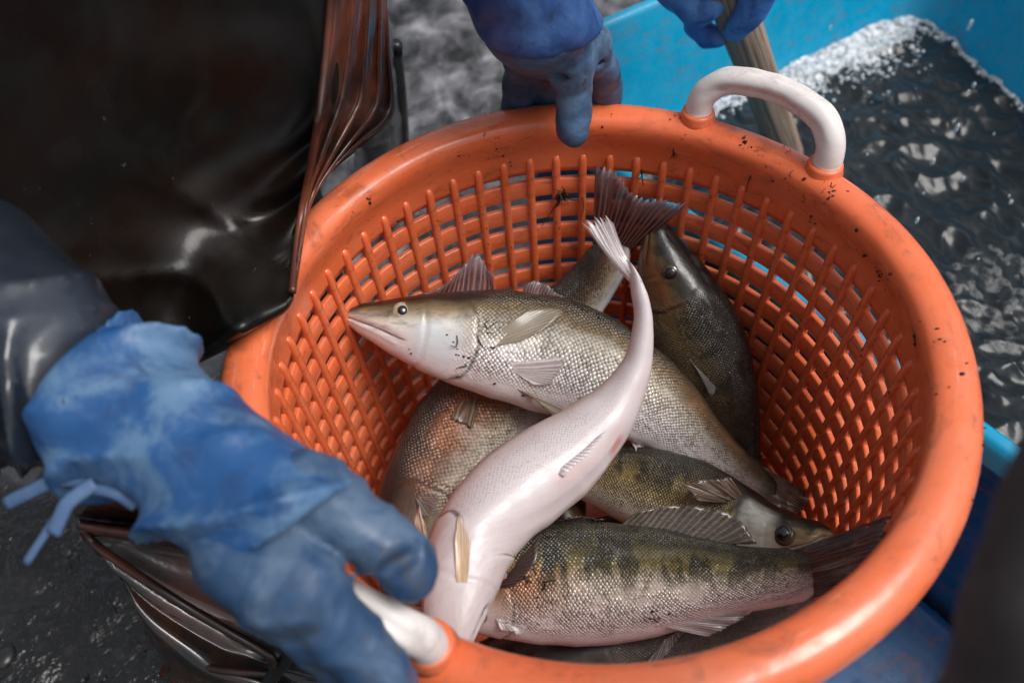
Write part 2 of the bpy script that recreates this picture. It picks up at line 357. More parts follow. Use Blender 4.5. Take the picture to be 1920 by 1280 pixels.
M['fish_white'] = mat_fish('fish_skin_white', (.09, .045, .025), (.40, .27, .2), (.56, .48, .47), (.60, .535, .54), bars=.0, edge=.35, st=(.10, .22, .36, .50), seed=2.7, metal=.0, rough=.40, sb=.14, dirty=.55, tailc=(.55, .48, .48))
M['fish_copper'] = mat_fish('fish_skin_copper', (.012, .009, .007), (.10, .045, .02), (.44, .35, .25), (.56, .54, .54), bars=.5, edge=.9, st=(.30, .45, .60, .76), warm=((.42, .16, .07), .42, .42, .26, .85), seed=4.1)
M['fish_black'] = mat_fish('fish_skin_black', (.007, .006, .005), (.040, .028, .012), (.13, .085, .034), (.12, .085, .05), bars=.8, edge=.6, seed=5.9, metal=.05, rough=.3, warm=((.15, .05, .022), .18, .52, .14, .8))
M['fish_gold'] = mat_fish('fish_skin_gold', (.014, .012, .007), (.075, .055, .018), (.42, .32, .13), (.50, .46, .38), bars=.95, edge=.85, st=(.15, .30, .46, .64), seed=7.3, cheek=(.60, .60, .53, .12))
M['fish_olive'] = mat_fish('fish_skin_olive', (.012, .011, .006), (.15, .125, .035), (.66, .60, .52), (.76, .66, .65), bars=1., edge=.85, st=(.19, .36, .48, .64), warm=((.48, .19, .075), .27, .44, .18, .9), seed=9.1, rough=.28)
M['fish_grey'] = mat_fish('fish_skin_grey', (.03, .03, .028), (.16, .15, .13), (.36, .36, .35), (.5, .5, .49), bars=.3, edge=.75, seed=3.3)
def mat_fin(name, rayc, memc, alpha=.75, nr=14, tip=None, spots=0.):
    t = NT(name); uv = t.uv(); sx = t.n('ShaderNodeSeparateXYZ'); t.set(sx.inputs[0], uv); u, v = sx.outputs[0], sx.outputs[1]
    s = t.math('ABSOLUTE', t.math('SUBTRACT', t.math('FRACT', t.math('ADD', t.math('MULTIPLY', u, nr), t.math('MULTIPLY', t.noise(t.scale(uv, (8, 3, 1)), 1.), .5))), .5))
    rm = t.map(s, .04, .3, 1, 0); c = t.mix(rm, memc, rayc)
    if tip: c = t.mix(t.map(v, .55, 1., 0, .8), c, tip)
    if spots:
        sp = t.map(t.noise(t.scale(uv, (26, 16, 1)), 1., 3), .52, .62); c = t.mix(t.math('MULTIPLY', sp, spots), c, (.012, .01, .008))
    c = t.mix(t.map(t.noise(t.scale(uv, (7, 5, 1)), 1., 4), .4, .7, 0, .35), c, tuple(x * .6 for x in memc))
    al = t.math('ADD', t.math('MULTIPLY', t.map(v, .3, 1., alpha, alpha * .75), t.math('SUBTRACT', 1., rm)), rm, clamp=True)
    return t.out(Base_Color=c, Alpha=al, Roughness=.28, Coat_Weight=.4, Coat_Roughness=.1, Transmission_Weight=0.)
M['fin_dark'] = mat_fin('fin_dark', (.10, .055, .045), (.035, .024, .022), .85, 16)
M['fin_red'] = mat_fin('fin_dark_red', (.26, .10, .08), (.05, .022, .022), .72, 15, tip=(.18, .17, .19))
M['fin_pale'] = mat_fin('fin_pale', (.60, .53, .52), (.52, .45, .44), .55, 12)
M['fin_sand'] = mat_fin('fin_sand', (.34, .28, .2), (.29, .24, .18), .8, 13)
M['fin_amber'] = mat_fin('fin_amber', (.60, .40, .22), (.58, .41, .26), .85, 9, tip=(.68, .54, .46))
M['fin_brown'] = mat_fin('fin_brown', (.24, .16, .11), (.10, .065, .045), .92, 15)
M['fin_spot'] = mat_fin('fin_spotted', (.16, .13, .10), (.07, .055, .045), .92, 18, spots=.7)
M['fin_white'] = mat_fin('fin_white', (.70, .63, .63), (.62, .55, .56), .42, 12)
M['fin_grey'] = mat_fin('fin_grey', (.34, .31, .30), (.24, .22, .21), .55, 12)
def mat_plain(name, col, rough, **kw):
    t = NT(name); o = t.obj(); c = t.mix(t.map(t.noise(o, 300, 3), .4, .7), col, tuple(x * .6 for x in col))
    return t.out(Base_Color=c, Roughness=rough, Coat_Weight=1., Coat_Roughness=.03, **kw)
M['iris'] = mat_plain('eye_iris', (.42, .38, .26), .2); M['iris_dark'] = mat_plain('eye_iris_dark', (.07, .055, .035), .15); M['pupil'] = mat_plain('eye_pupil', (.006, .008, .012), .08)

# ------------------------------------------------------------------ ground
gv = np.array([(-30, -30, -.415), (30, -30, -.415), (30, 30, -.415), (-30, 30, -.415)])
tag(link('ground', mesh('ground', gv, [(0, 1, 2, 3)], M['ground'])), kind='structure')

stones = []
for i in range(150):
    x, y = random.uniform(-.75, -.26), random.uniform(-.42, .1); q = random.random()
    r_ = .0025 * random.lognormvariate(0, .6) if q < .96 else random.uniform(.008, .013)
    stones.append((np.array([(x, y, -.415)]), r_))
def rough_stone(c, r_, k):
    v = IV * [r_ * random.uniform(.8, 1.5), r_ * random.uniform(.8, 1.4), r_ * random.uniform(.4, .8)]; return v * (1 + .25 * wob(IV, 2.2, k)[:, None]) + c, IF
bm0 = bmesh.new(); bmesh.ops.create_icosphere(bm0, subdivisions=2, radius=1); IV = np.array([q.co[:] for q in bm0.verts]); IF = [tuple(x.index for x in q.verts) for q in bm0.faces]; bm0.free()
t = NT('wet_grit'); o = t.obj(); gm = t.out(Base_Color=t.ramp(t.noise(o, 30, 3), [(.35, (.008, .008, .008)), (.6, (.03, .03, .029)), (.75, (.11, .11, .11))]), Roughness=.3, Specular_IOR_Level=.5)
v, f = join([rough_stone(c, r_, k_ * .37) for k_, (c, r_) in enumerate(stones)])
tag(link('gravel', mesh('gravel', v, f, gm)), 'dark wet grit and small stones on the ground below the near glove', 'gravel', kind='stuff')
# ------------------------------------------------------------------ tub with water
def offset_poly(P, insets):
    n = len(P); L = []
    for i in range(n):
        a, b = P[i], P[(i + 1) % n]; d = nz(b - a); nn = np.array([-d[1], d[0]]); L.append((a + nn * insets, d))
    out = []
    for i in range(n):
        (a, da), (b, db) = L[i - 1], L[i]
        s = np.linalg.solve(np.array([da, -db]).T, b - a)[0]; out.append(a + da * s)
    return np.array(out)
def round_poly(P, rad, k=8):
    out = []; n = len(P)
    for i in range(n):
        p = P[i]; a = nz(P[i - 1] - p); b = nz(P[(i + 1) % n] - p); an = math.acos(np.clip(a @ b, -1, 1)); l = rad / math.tan(an / 2)
        s, e = p + a * l, p + b * l; c = p + nz(a + b) * (rad / math.sin(an / 2))
        a0 = math.atan2(*(s - c)[::-1]); a1 = math.atan2(*(e - c)[::-1]); da = (a1 - a0 + math.pi) % (2 * math.pi) - math.pi
        out += [c + rad * np.array([math.cos(a0 + da * q / k), math.sin(a0 + da * q / k)]) for q in range(k + 1)]
    return np.array(out)
e1 = np.array([.574, -.819]); e2 = np.array([.875, .485])
Pa = np.array([-.068, .497]); Pd = Pa + e2 * .815; Pb = Pa + e1 * 1.25; Pc = Pd + np.array([.19, -.98]) * 1.45
TUBP = np.array([Pa, Pb, Pc, Pd])       # counter-clockwise, insets go inwards
prof = [(.022, -.413), (.016, -.165), (.012, -.160), (.001, -.158), (0, -.150), (0, -.132), (.003, -.127), (.006, -.125), (.012, -.125), (.016, -.127), (.018, -.132), (.021, -.145), (.047, -.215), (.085, -.395), (.10, -.405)]
rings = [np.column_stack([round_poly(offset_poly(TUBP, ins), .075 - .3 * abs(z + .13) * .2), np.full(36, z)]) for ins, z in prof]
TV = np.vstack(rings); k = 36
TF = [(i * k + j, i * k + (j + 1) % k, (i + 1) * k + (j + 1) % k, (i + 1) * k + j) for i in range(len(prof) - 1) for j in range(k)]
TF.append(tuple((len(prof) - 1) * k + j for j in range(k)))
tub = empty('tub', 'large turquoise plastic tub of dark water behind the orange basket', 'tub')
me = mesh('inner_wall', TV, TF[4 * k:], M['tub']); fix_normals(me); o = link('inner_wall', me, tub)
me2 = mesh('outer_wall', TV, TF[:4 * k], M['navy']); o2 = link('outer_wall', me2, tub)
bv = o.modifiers.new('es', 'EDGE_SPLIT'); bv.split_angle = R(50)
# low tray the basket stands on
tray = empty('tray', 'low dark blue plastic tray on the ground under the right side of the basket', 'tray')
n1_ = np.array([.819, .574]); TR = np.array([n1_ * -.12 + e1 * -.16, n1_ * -.12 + e1 * .95, n1_ * .236 + e1 * .95, n1_ * .236 + e1 * -.16])
if np.cross(TR[1] - TR[0], TR[2] - TR[1]) < 0: TR = TR[::-1]
tp = [(.004, -.4145), (.002, -.392), (0, -.388), (.003, -.386), (.010, -.386), (.013, -.388), (.016, -.400), (.022, -.404)]
tv = np.vstack([np.column_stack([round_poly(offset_poly(TR, i_), .03), np.full(36, z)]) for i_, z in tp])
tf = [(i * k + j, i * k + (j + 1) % k, (i + 1) * k + (j + 1) % k, (i + 1) * k + j) for i in range(len(tp) - 1) for j in range(k)] + [tuple((len(tp) - 1) * k + j for j in range(k))]
me = mesh('tray_shell', tv, tf, M['navy']); fix_normals(me); link('tray_shell', me, tray).modifiers.new('es', 'EDGE_SPLIT').split_angle = R(50)
WZ = -.285
WQ = offset_poly(TUBP, .068)
def wave(xy):
    out = np.empty(xy.shape[:-1]); fl = xy.reshape(-1, 2); o = out.reshape(-1)
    for i in range(len(fl)):
        x, y = fl[i]; wx = .03 * mnoise.noise((x * 9, y * 9, 3.3)); wy = .03 * mnoise.noise((x * 9, y * 9, 7.7))
        o[i] = .018 * (.5 - abs(mnoise.noise(((x + wx) * 15, (y + wy) * 19, .3)))) + .008 * (.5 - abs(mnoise.noise(((x + wy) * 36, (y + wx) * 32, 1.3)))) + .0008 * mnoise.noise((x * 110, y * 120, 2.)) + .0002 * mnoise.noise((x * 230, y * 220, 5.))
    return out - .004
ss = np.linspace(0, 1, 380)
A_, B_ = np.meshgrid(ss ** 1.0, ss, indexing='ij')
XY = (WQ[0] * (1 - A_)[..., None] + WQ[3] * A_[..., None]) * (1 - B_)[..., None] + (WQ[1] * (1 - A_)[..., None] + WQ[2] * A_[..., None]) * B_[..., None]
WP = np.concatenate([XY, (WZ + wave(XY))[..., None]], -1)
v, f, uv = grid(WP); me = mesh('water', v, f, M['water']); fix_normals(me)
tag(link('water', me), kind='structure')
# foam: bubbles in a band along the left and far walls
bm0 = bmesh.new(); bmesh.ops.create_icosphere(bm0, subdivisions=2, radius=1); iv = np.array([q.co[:] for q in bm0.verts]); if_ = [tuple(x.index for x in q.verts) for q in bm0.faces]; bm0.free()
bm0 = bmesh.new(); bmesh.ops.create_icosphere(bm0, subdivisions=1, radius=1); iv1 = np.array([q.co[:] for q in bm0.verts]); if1 = [tuple(x.index for x in q.verts) for q in bm0.faces]; bm0.free()
parts = []
WQi = offset_poly(TUBP, .064)
eL = nz(WQi[0] - WQi[3]); nL = np.array([eL[1], -eL[0]]); nL = nL if nL @ (TUBP.mean(0) - WQi[3]) > 0 else -nL
eF = nz(WQi[2] - WQi[3])
def foam_w(s): return .010 + .080 * math.exp(-((s - .17) / .15) ** 2) + .016 * mnoise.noise((s * 22, 1.1, .4)) + .01 * mnoise.noise((s * 60, 4.1, .4))
for i in range(7000):
    if random.random() < .88:
        s = random.random() ** 1.1 * .48; dd_ = abs(random.gauss(0, .52)) * foam_w(s); p = WQi[3] + eL * s + nL * dd_
        if mnoise.noise((p[0] * 60, p[1] * 60, 9.)) < -.05 + dd_ * 1.5 - .12: continue
    else:
        s = random.random() ** 1.5 * .42; p = WQi[3] + eF * s + (eL * .8) * abs(random.gauss(0, .006))
    rb = random.choice((.0008, .001, .0012, .0014, .0018, .0022, .003)) * random.uniform(.8, 1.2)
    if random.random() < .010: rb *= 2.2
    zc = WZ + float(wave(np.array([p]))[0])
    V_, F_ = (iv, if_) if rb > .004 else (iv1, if1)
    parts.append((V_ * [rb, rb, rb * .7] + [p[0], p[1], zc + rb * .1], F_))
# the froth the bubbles sit in
fa, fb = np.linspace(0, .48, 170), np.linspace(-.01, 1, 40); FP = np.zeros((170, 40, 3))
for i, s in enumerate(fa):
    for j, q in enumerate(fb):
        wd = foam_w(s) * (.95 + .35 * mnoise.noise((s * 70, q * 2, 3.))); p = WQi[3] + eL * s + nL * (q * wd)
        FP[i, j] = (p[0], p[1], WZ + float(wave(np.array([p]))[0]) + .0026 * (1 - max(q, 0) ** 3) + .0022 * mnoise.noise((p[0] * 130, p[1] * 130, 2.)) + .0016 * mnoise.noise((p[0] * 320, p[1] * 320, 2.)) - .004 * max(q, 0) ** 2)
fv, ff, _ = grid(FP); parts.append((fv, ff))
v, f = join(parts); tag(link('foam', mesh('foam', v, f, M['foam'])), 'white foam of small bubbles on the dark water along the tub wall', 'foam', kind='stuff')
# added thin grey sheet that makes the water paler by the basket's right side
fc_ = Z(1890, 575, WZ); FP = np.zeros((90, 90, 3)); parts = []
for i, a in enumerate(np.linspace(-1, 1, 90)):
    for j, b in enumerate(np.linspace(-1, 1, 90)):
        x, y = fc_[0] + a * .085, fc_[1] + b * .10; ed = max(0, 1 - (a * a + b * b)) + .25 * mnoise.noise((x * 30, y * 30, 1.))
        FP[i, j] = (x, y, WZ + float(wave(np.array([(x, y)]))[0]) + .0022 * min(1, ed * 2) - .0022 + .003 * mnoise.noise((x * 90, y * 60, 4.)) - (.012 if ed < .12 else 0))
fv, ff, _ = grid(FP); parts.append((fv, ff))
v, f = join(parts); tag(link('foam', mesh('foam', v, f, M['film'])), 'thin grey sheet on the dark water beside the right rim of the basket', 'foam', kind='stuff')
# splash drops over the water
parts = []
for i in range(26):
    px, py = random.uniform(1500, 1900), random.uniform(40, 560); p = Z(px, py, random.uniform(-.26, -.12)); rr = random.uniform(.0012, .0028)
    if (np.hypot(p[0], p[1]) < .26): continue
    parts.append((iv1 * [rr, rr, rr * random.uniform(1, 3.2)] + p, if1))
t = NT('water_drops'); t.out(Base_Color=(.9, .93, .95), Roughness=.05, Transmission_Weight=.6, IOR=1.33)
v, f = join(parts); tag(link('water_drops', mesh('water_drops', v, f, t.m)), 'small bright drops of splashing water above the tub', 'drops', kind='stuff')

# ------------------------------------------------------------------ basket
NR = 60; RT, ZT, SL = .2222, -.028, .0525
def wall_r(z): return RT + SL * (z - ZT)
basket = empty('basket', 'round orange plastic basket with slotted walls and white handles, full of fish', 'basket')
rimprof = [(wall_r(-.0445) + .0055, -.0445), (wall_r(-.0445), -.0452), (wall_r(-.04) - .0008, -.040), (.2217, -.028), (.2205, -.018), (.2185, -.010), (.2168, -.002), (.2172, .0045), (.2195, .0088), (.2240, .0112), (.2300, .0122), (.2365, .0118), (.2425, .0095),
           (.2470, .0055), (.2496, 0.), (.2503, -.006), (.2496, -.014), (.2490, -.022), (.2470, -.0225), (.2472, -.012), (.2462, -.004), (.2430, .001), (.236, .004), (.2285, .003), (.2262, -.004), (.2268, -.020), (.2272, -.036)]
v, f = revolve(rimprof, 220, True)
rad = np.hypot(v[:, 0], v[:, 1]); th = np.arctan2(v[:, 1], v[:, 0])
k = 1 + .0016 * np.sin(3 * th + 1) + .0012 * np.sin(7 * th); v[:, 0] *= k; v[:, 1] *= k; v[:, 2] += .0012 * np.sin(4 * th + .5) * (v[:, 2] > -.03)
me = mesh('rim', v, f, M['orange']); fix_normals(me); link('rim', me, basket)
ZB = -.375; NH = 12; PZ = .0268; GAP = .0097
for i in range(NH):
    zt = -.0445 - GAP - i * PZ; zb = zt - (PZ - GAP)
    if i == NH - 1: zb = ZB
    ro = wall_r((zt + zb) / 2)
    ri, rj = wall_r(zt), wall_r(zb)
    hp = [(ri - .0001, zt - .0010), (ri + .0003, zt - .0003), (ri + .0010, zt), (ri + .0040, zt), (ri + .0047, zt - .0004), (ri + .0050, zt - .0012), (rj + .0046, zb + .0010), (rj + .0042, zb + .0002), (rj + .0036, zb), (rj + .0006, zb), (rj - .0002, zb + .0004), (rj - .0005, zb + .0012)]
    v, f = revolve(hp, 120, True); me = mesh('hoop', v, f, M['orange']); fix_normals(me); link('hoop', me, basket).modifiers.new('es', 'EDGE_SPLIT').split_angle = R(44)
# one rib, then turned copies
zz = np.concatenate([[ZT, ZT - .0015, ZT - .004], np.linspace(ZT - .009, ZB, 14)])
secs = []
for i, z in enumerate(zz):
    g = (0.15, .6, .9)[i] if i < 3 else 1.
    hw, pr = .0034 * (0.35 + .65 * g), .0036 * g; hw *= 1 - .25 * max(0, (ZT - z)) / .35; r0 = wall_r(z)
    secs.append([(r0 + .0044, -hw, z), (r0 - pr * .45, -hw, z), (r0 - pr * .88, -hw * .72, z), (r0 - pr, 0, z), (r0 - pr * .88, hw * .72, z), (r0 - pr * .45, hw, z), (r0 + .0044, hw, z)])
v = np.array(secs).reshape(-1, 3); f = [(i * 7 + j, i * 7 + (j + 1) % 7, (i + 1) * 7 + (j + 1) % 7, (i + 1) * 7 + j) for i in range(len(zz) - 1) for j in range(7)] + [tuple(range(7))]
rib_me = mesh('rib', v, f, M['orange']); fix_normals(rib_me)
TH0 = 3.1488
for i in range(NR):
    o = link('rib', rib_me, basket); o.rotation_euler.z = TH0 - i * 2 * math.pi / NR
bp = [(.0, ZB - .003), (wall_r(ZB) + .003, ZB - .003), (wall_r(ZB) + .003, ZB + .004), (wall_r(ZB) - .006, ZB + .003), (0, ZB + .002)]
v, f = revolve(bp, 90); me = mesh('base', v, f, M['orange']); fix_normals(me); link('base', me, basket)

def basket_handle(az, dr=0.):
    a0, a1 = R(az - 13.5), R(az + 13.5); am = R(az)
    def pt(a, r, z): return np.array([(r + dr) * math.cos(a), (r + dr) * math.sin(a), z])
    pts = [pt(a0, .2385, .012), pt(a0 + R(.1), .2395, .026), pt(a0 + R(1.4), .2415, .0375), pt(a0 + R(5.0), .2445, .0475), pt(am, .2475, .0505), pt(a1 - R(5.0), .2445, .0475), pt(a1 - R(1.4), .2415, .0375), pt(a1 - R(.1), .2395, .026), pt(a1, .2385, .012)]
    P = catmull(pts, 64); n = len(P); s = np.linspace(0, 1, n)
    rad = .0108 - .0014 * np.sin(np.pi * s) ** 2 + .0011 * np.exp(-((s - .5) / .3) ** 2) * np.sin(s * 52) * .22
    rad[:2] *= 1.18; rad[-2:] *= 1.18
    Tn = nz(np.gradient(P, axis=0)); out = nz(np.array([math.cos(am), math.sin(am), .25])); ns = 28
    up = nz(out - (Tn @ out)[:, None] * Tn); side = np.cross(Tn, up)
    th = np.linspace(0, 2 * np.pi, ns, endpoint=False)
    V = []
    for i in range(n):
        g = math.sin(math.pi * min(1, max(0, (s[i] - .12) / .76))) ** .6 if .12 < s[i] < .88 else 0.
        for a in th:
            groove = 1 - g * (.34 * math.exp(-((a - math.pi) / .42) ** 2) + .30 * math.exp(-((a - 1.15) / .26) ** 2) + .30 * math.exp(-((a - 5.13) / .26) ** 2))
            V.append(P[i] + rad[i] * groove * (up[i] * math.cos(a) * (1 + .15 * g) + side[i] * math.sin(a) * (1 + .1 * g)))
    F = [(i * ns + j, i * ns + (j + 1) % ns, (i + 1) * ns + (j + 1) % ns, (i + 1) * ns + j) for i in range(n - 1) for j in range(ns)] + [tuple(range(ns)), tuple((n - 1) * ns + j for j in range(ns))]
    me = mesh('handle', np.array(V), F, M['white']); fix_normals(me); h = link('handle', me, basket)
    for a in (a0, a1):
        sv, sf = revolve([(.0, .0), (.0155, .0), (.0142, .006), (.0134, .0098), (.0128, .0116), (.0115, .012), (0, .012)], 32)
        c = pt(a, .2375, .006); me = mesh('handle_socket', sv, sf, M['orange']); fix_normals(me); q = link('handle_socket', me, basket); q.location = c
    return h
basket_handle(48); basket_handle(228.4, -.008)

# ------------------------------------------------------------------ fish
PT = [0, .02, .05, .09, .15, .22, .3, .4, .5, .6, .7, .8, .9, .97, 1]
PD = [.014, .025, .032, .044, .060, .074, .087, .094, .090, .080, .067, .052, .041, .038, .042]
PV = [.013, .023, .033, .047, .064, .078, .090, .098, .094, .081, .063, .047, .038, .036, .040]
PW = [.014, .024, .034, .044, .054, .060, .065, .067, .064, .055, .043, .031, .020, .012, .007]
FISH = []
def make_fish(label, spine, dorsal, mat, hs=1., wsx=1., eye='iris', eye_r=.0085, eyes=(1, -1), taper=None, eye_u=.098, eye_v=.31):
    """spine: snout to tail root in metres; dorsal: list of (t, vector) giving the back's direction"""
    N, Mr = 200, 56
    C = catmull(spine, N); L = np.linalg.norm(np.diff(C, axis=0), axis=1).sum(); s = np.linspace(0, 1, N)
    Tn = nz(np.gradient(C, axis=0))
    dv = np.array([np.interp(s, [q[0] for q in dorsal], [q[1][k] for q in dorsal]) for k in range(3)]).T
    D = nz(dv - (dv * Tn).sum(1)[:, None] * Tn); Sd = np.cross(Tn, D)
    pd, pv, pw = [np.interp(s, PT, q) * L for q in (PD, PV, PW)]
    # smooth the profiles a little
    ker = np.array([1, 2, 3, 2, 1]) / 9
    pd, pv, pw = [np.convolve(np.pad(q, 2, mode='edge'), ker, 'valid') for q in (pd, pv, pw)]
    pd *= hs; pv *= hs; pw *= wsx
    if taper: tp_ = np.interp(s, [q[0] for q in taper], [q[1] for q in taper]); pd *= tp_; pv *= tp_; pw *= tp_
    a = np.linspace(0, 2 * np.pi, Mr, endpoint=False); ca, sa = np.cos(a), np.sin(a); va = np.where(a <= np.pi, a, 2 * np.pi - a) / np.pi
    U_, V_ = s[:, None], va[None, :]
    yy = np.where(ca[None] > 0, pd[:, None], pv[:, None]) * (np.sign(ca) * np.abs(ca) ** .94)[None]
    xx = pw[:, None] * (np.sign(sa) * np.abs(sa) ** .88)[None]
    endt = np.sqrt(np.clip((1.0 - s) / .07, 0.004, 1))[:, None]; xx = xx * endt; yy = yy * (.2 + .8 * endt)
    # gill cover edge, cheek line, mouth slit, lateral line, throat
    edge = .250 - .40 * (V_ - .52) ** 2 + .004 * np.sin(V_ * 37) + 0 * U_
    x = (U_ - edge)
    disp = .0021 * np.where(x < 0, np.exp(x / .035), np.exp(-x / .004)) * np.clip((V_ - .16) / .2, 0, 1) * np.clip((1.0 - V_) / .16, 0, 1)
    disp -= .0010 * np.exp(-((x - .010) / .006) ** 2) * np.clip((V_ - .25) / .2, 0, 1) * np.clip((1.0 - V_) / .2, 0, 1)
    ck = .150 - .02 * (2 * (V_ - .6)) ** 2; disp -= .0011 * np.exp(-((U_ - ck) / .0035) ** 2) * np.clip((V_ - .28) / .1, 0, 1)
    mv = .50 + .10 * np.clip(U_ / .10, 0, 1); ml = np.clip((.118 - U_) / .02, 0, 1)
    disp -= .0022 * np.exp(-((V_ - mv) / .022) ** 2) * ml; disp += .0010 * np.exp(-((V_ - mv + .055) / .03) ** 2) * ml; disp += .0008 * np.exp(-((V_ - mv - .055) / .03) ** 2) * ml
    ev, eu = eye_v, eye_u
    disp += .0016 * np.exp(-((U_ - eu) / .03) ** 2 - ((V_ - ev + .07) / .05) ** 2)
    disp -= .0011 * np.exp(-((V_ - 1.) / .02) ** 2) * np.clip((U_ - .28) / .05, 0, 1) * np.clip((.64 - U_) / .04, 0, 1)
    base_ = C[:, None] + D[:, None] * yy[..., None] + Sd[:, None] * xx[..., None]; disp = disp + (.0011 * wob(base_, 42, len(FISH)) + .0005 * wob(base_, 120, len(FISH) + 3)) * np.clip((U_ - .2) / .1, .25, 1)
    disp *= L / .4
    k = 1 + disp / np.maximum(np.hypot(xx, yy), .004)
    P = C[:, None] + D[:, None] * (yy * k)[..., None] + Sd[:, None] * (xx * k)[..., None]
    V = P.reshape(-1, 3); uv = np.stack([np.broadcast_to(U_, (N, Mr)), np.broadcast_to(V_, (N, Mr))], -1).reshape(-1, 2)
    F = [(i * Mr + j, i * Mr + (j + 1) % Mr, (i + 1) * Mr + (j + 1) % Mr, (i + 1) * Mr + j) for i in range(N - 1) for j in range(Mr)]
    n0 = len(V); V = np.vstack([V, C[0] - Tn[0] * .004, C[-1] + Tn[-1] * .003]); uv = np.vstack([uv, [0, .5], [1, .5]])
    F += [(n0, (j + 1) % Mr, j) for j in range(Mr)] + [(n0 + 1, (N - 1) * Mr + j, (N - 1) * Mr + (j + 1) % Mr) for j in range(Mr)]
    me = mesh('pike_perch', V, F, mat, uv); fix_normals(me); o = link('pike_perch', me)
    tag(o, label, 'fish', 'fish heaped in the orange basket')
    def surf(t, v, side):
        i = int(round(t * (N - 1))); aa = v * np.pi if side > 0 else 2 * np.pi - v * np.pi; j = int(round(aa / (2 * np.pi) * Mr)) % Mr
        n = nz(P[i, j] - C[i]); return P[i, j], n, i
    for sgn in eyes:
        p, n, i = surf(eu, ev, sgn); n = nz(Sd[i] * sgn + D[i] * .35); r = eye_r * L / .4 * .92
        rot = Matrix((Vector(n).orthogonal().normalized(), Vector(n).cross(Vector(n).orthogonal().normalized()), Vector(n))).transposed()
        ev_, ef_ = revolve([(math.sin(q) * r, math.cos(q) * r * .62) for q in np.linspace(0.001, 2.2, 14)], 28)
        W = np.array([(rot @ Vector(q))[:] for q in ev_]) + p - n * r * .42
        eo = link('eye', mesh('eye', W, ef_, M[eye]), o); fix_normals(eo.data)
        rp = r * (.62 if eye == 'iris_dark' else .5)
        ev_, ef_ = revolve([(math.sin(q) * rp, math.cos(q) * rp * .45) for q in np.linspace(0.001, 1.5, 8)], 24)
        W = np.array([(rot @ Vector(q))[:] for q in ev_]) + p - n * r * .42 + n * (r * .62 * math.sqrt(max(0, 1 - (rp / r) ** 2)) - .0002)
        po = link('pupil', mesh('pupil', W, ef_, M['pupil']), eo); fix_normals(po.data)
    FISH.append((C, np.maximum(np.maximum(pd, pv), pw), pw))
    o_ = dict(o=o, surf=surf, C=C, D=D, S=Sd, T=Tn, L=L, P=P); return o_
def fin(fish, name, root, tip, mat, nr=12, jag=.06, curl=0., snap=.8, lay=False):
    n = nr * 2 + 1; A = catmull(root, n); B = catmull(tip, n); m_ = 10
    if name == 'tail_fin':
        c0, D0, T0 = fish['C'][-9], fish['D'][-9], fish['T'][-9]; hh = np.linalg.norm(fish['P'][-14, 0] - fish['C'][-14]) * .90
        A = c0 + D0 * np.linspace(hh, -hh, n)[:, None] - T0 * .004 * np.cos(np.linspace(-1, 1, n))[:, None]; snap = None
    body = fish['P'].reshape(-1, 3); cen = np.repeat(fish['C'], fish['P'].shape[1], axis=0)
    for i in range(n if snap is not None else 0):
        j = int(np.argmin(((body - A[i]) ** 2).sum(1))); q_ = body[j] + nz(cen[j] - body[j]) * .0012; dl = q_ - A[i]; A[i] = q_; B[i] += dl * snap
    q = np.linspace(0, 1, m_); nrm = nz(np.cross(B[n // 2] - A[n // 2], A[-1] - A[0]))
    P = np.zeros((n, m_, 3)); sp0 = min(.0025, np.linalg.norm(np.diff(.5 * (A + B), axis=0), axis=1).mean())
    for i in range(n):
        e = 1 + (jag if i % 2 == 1 else -jag * .4) * (1 + .4 * math.sin(i * 2.3)); tipi = A[i] + (B[i] - A[i]) * e
        z = (.10 if i % 2 == 1 else -.07) * sp0
        for j in range(m_):
            t = q[j]; P[i, j] = A[i] + (tipi - A[i]) * t + nrm * (z * math.sin(math.pi * min(1, t * 1.2)) + curl * (t * t) + .0011 * math.sin(i * .9 + t * 3) * t)
    Q = P.reshape(-1, 3)
    if name != 'tail_fin':
        j = np.array([np.argpartition(((body - q_) ** 2).sum(1), 10)[:10] for q_ in Q]); nn = nz((body[j] - cen[j]).mean(1)); sg = ((Q - body[j].mean(1)) * nn).sum(1)
        lift = .0009 + .0006 * np.tile(q, n); Q = Q + nn * np.where((sg < lift) | lay, (lift + (.0014 * np.tile(q, n) if lay else 0) - sg), 0)[:, None] * np.tile(q > .12, n)[:, None]
    Q = Q.reshape(n, m_, 3)
    if lay:
        for _ in range(5):
            K = Q.copy(); K[1:-1] = .25 * Q[:-2] + .5 * Q[1:-1] + .25 * Q[2:]; K2 = K.copy(); K2[:, 1:-1] = .25 * K[:, :-2] + .5 * K[:, 1:-1] + .25 * K[:, 2:]; Q = K2
    v, f, uv = grid(Q); me = mesh(name, v, f, mat, uv); o = link(name, me, fish['o'])
    so_ = o.modifiers.new('thickness', 'SOLIDIFY'); so_.thickness = .0005; so_.offset = 0
    return o
def ZZ(*l): return [Z(*q) for q in l]
UPV = -CF                                     # towards the viewer
SR, SUp = CR, CU                              # rightwards and upwards as seen
def dd(x, y, tow): return SR * x + SUp * y + UPV * tow

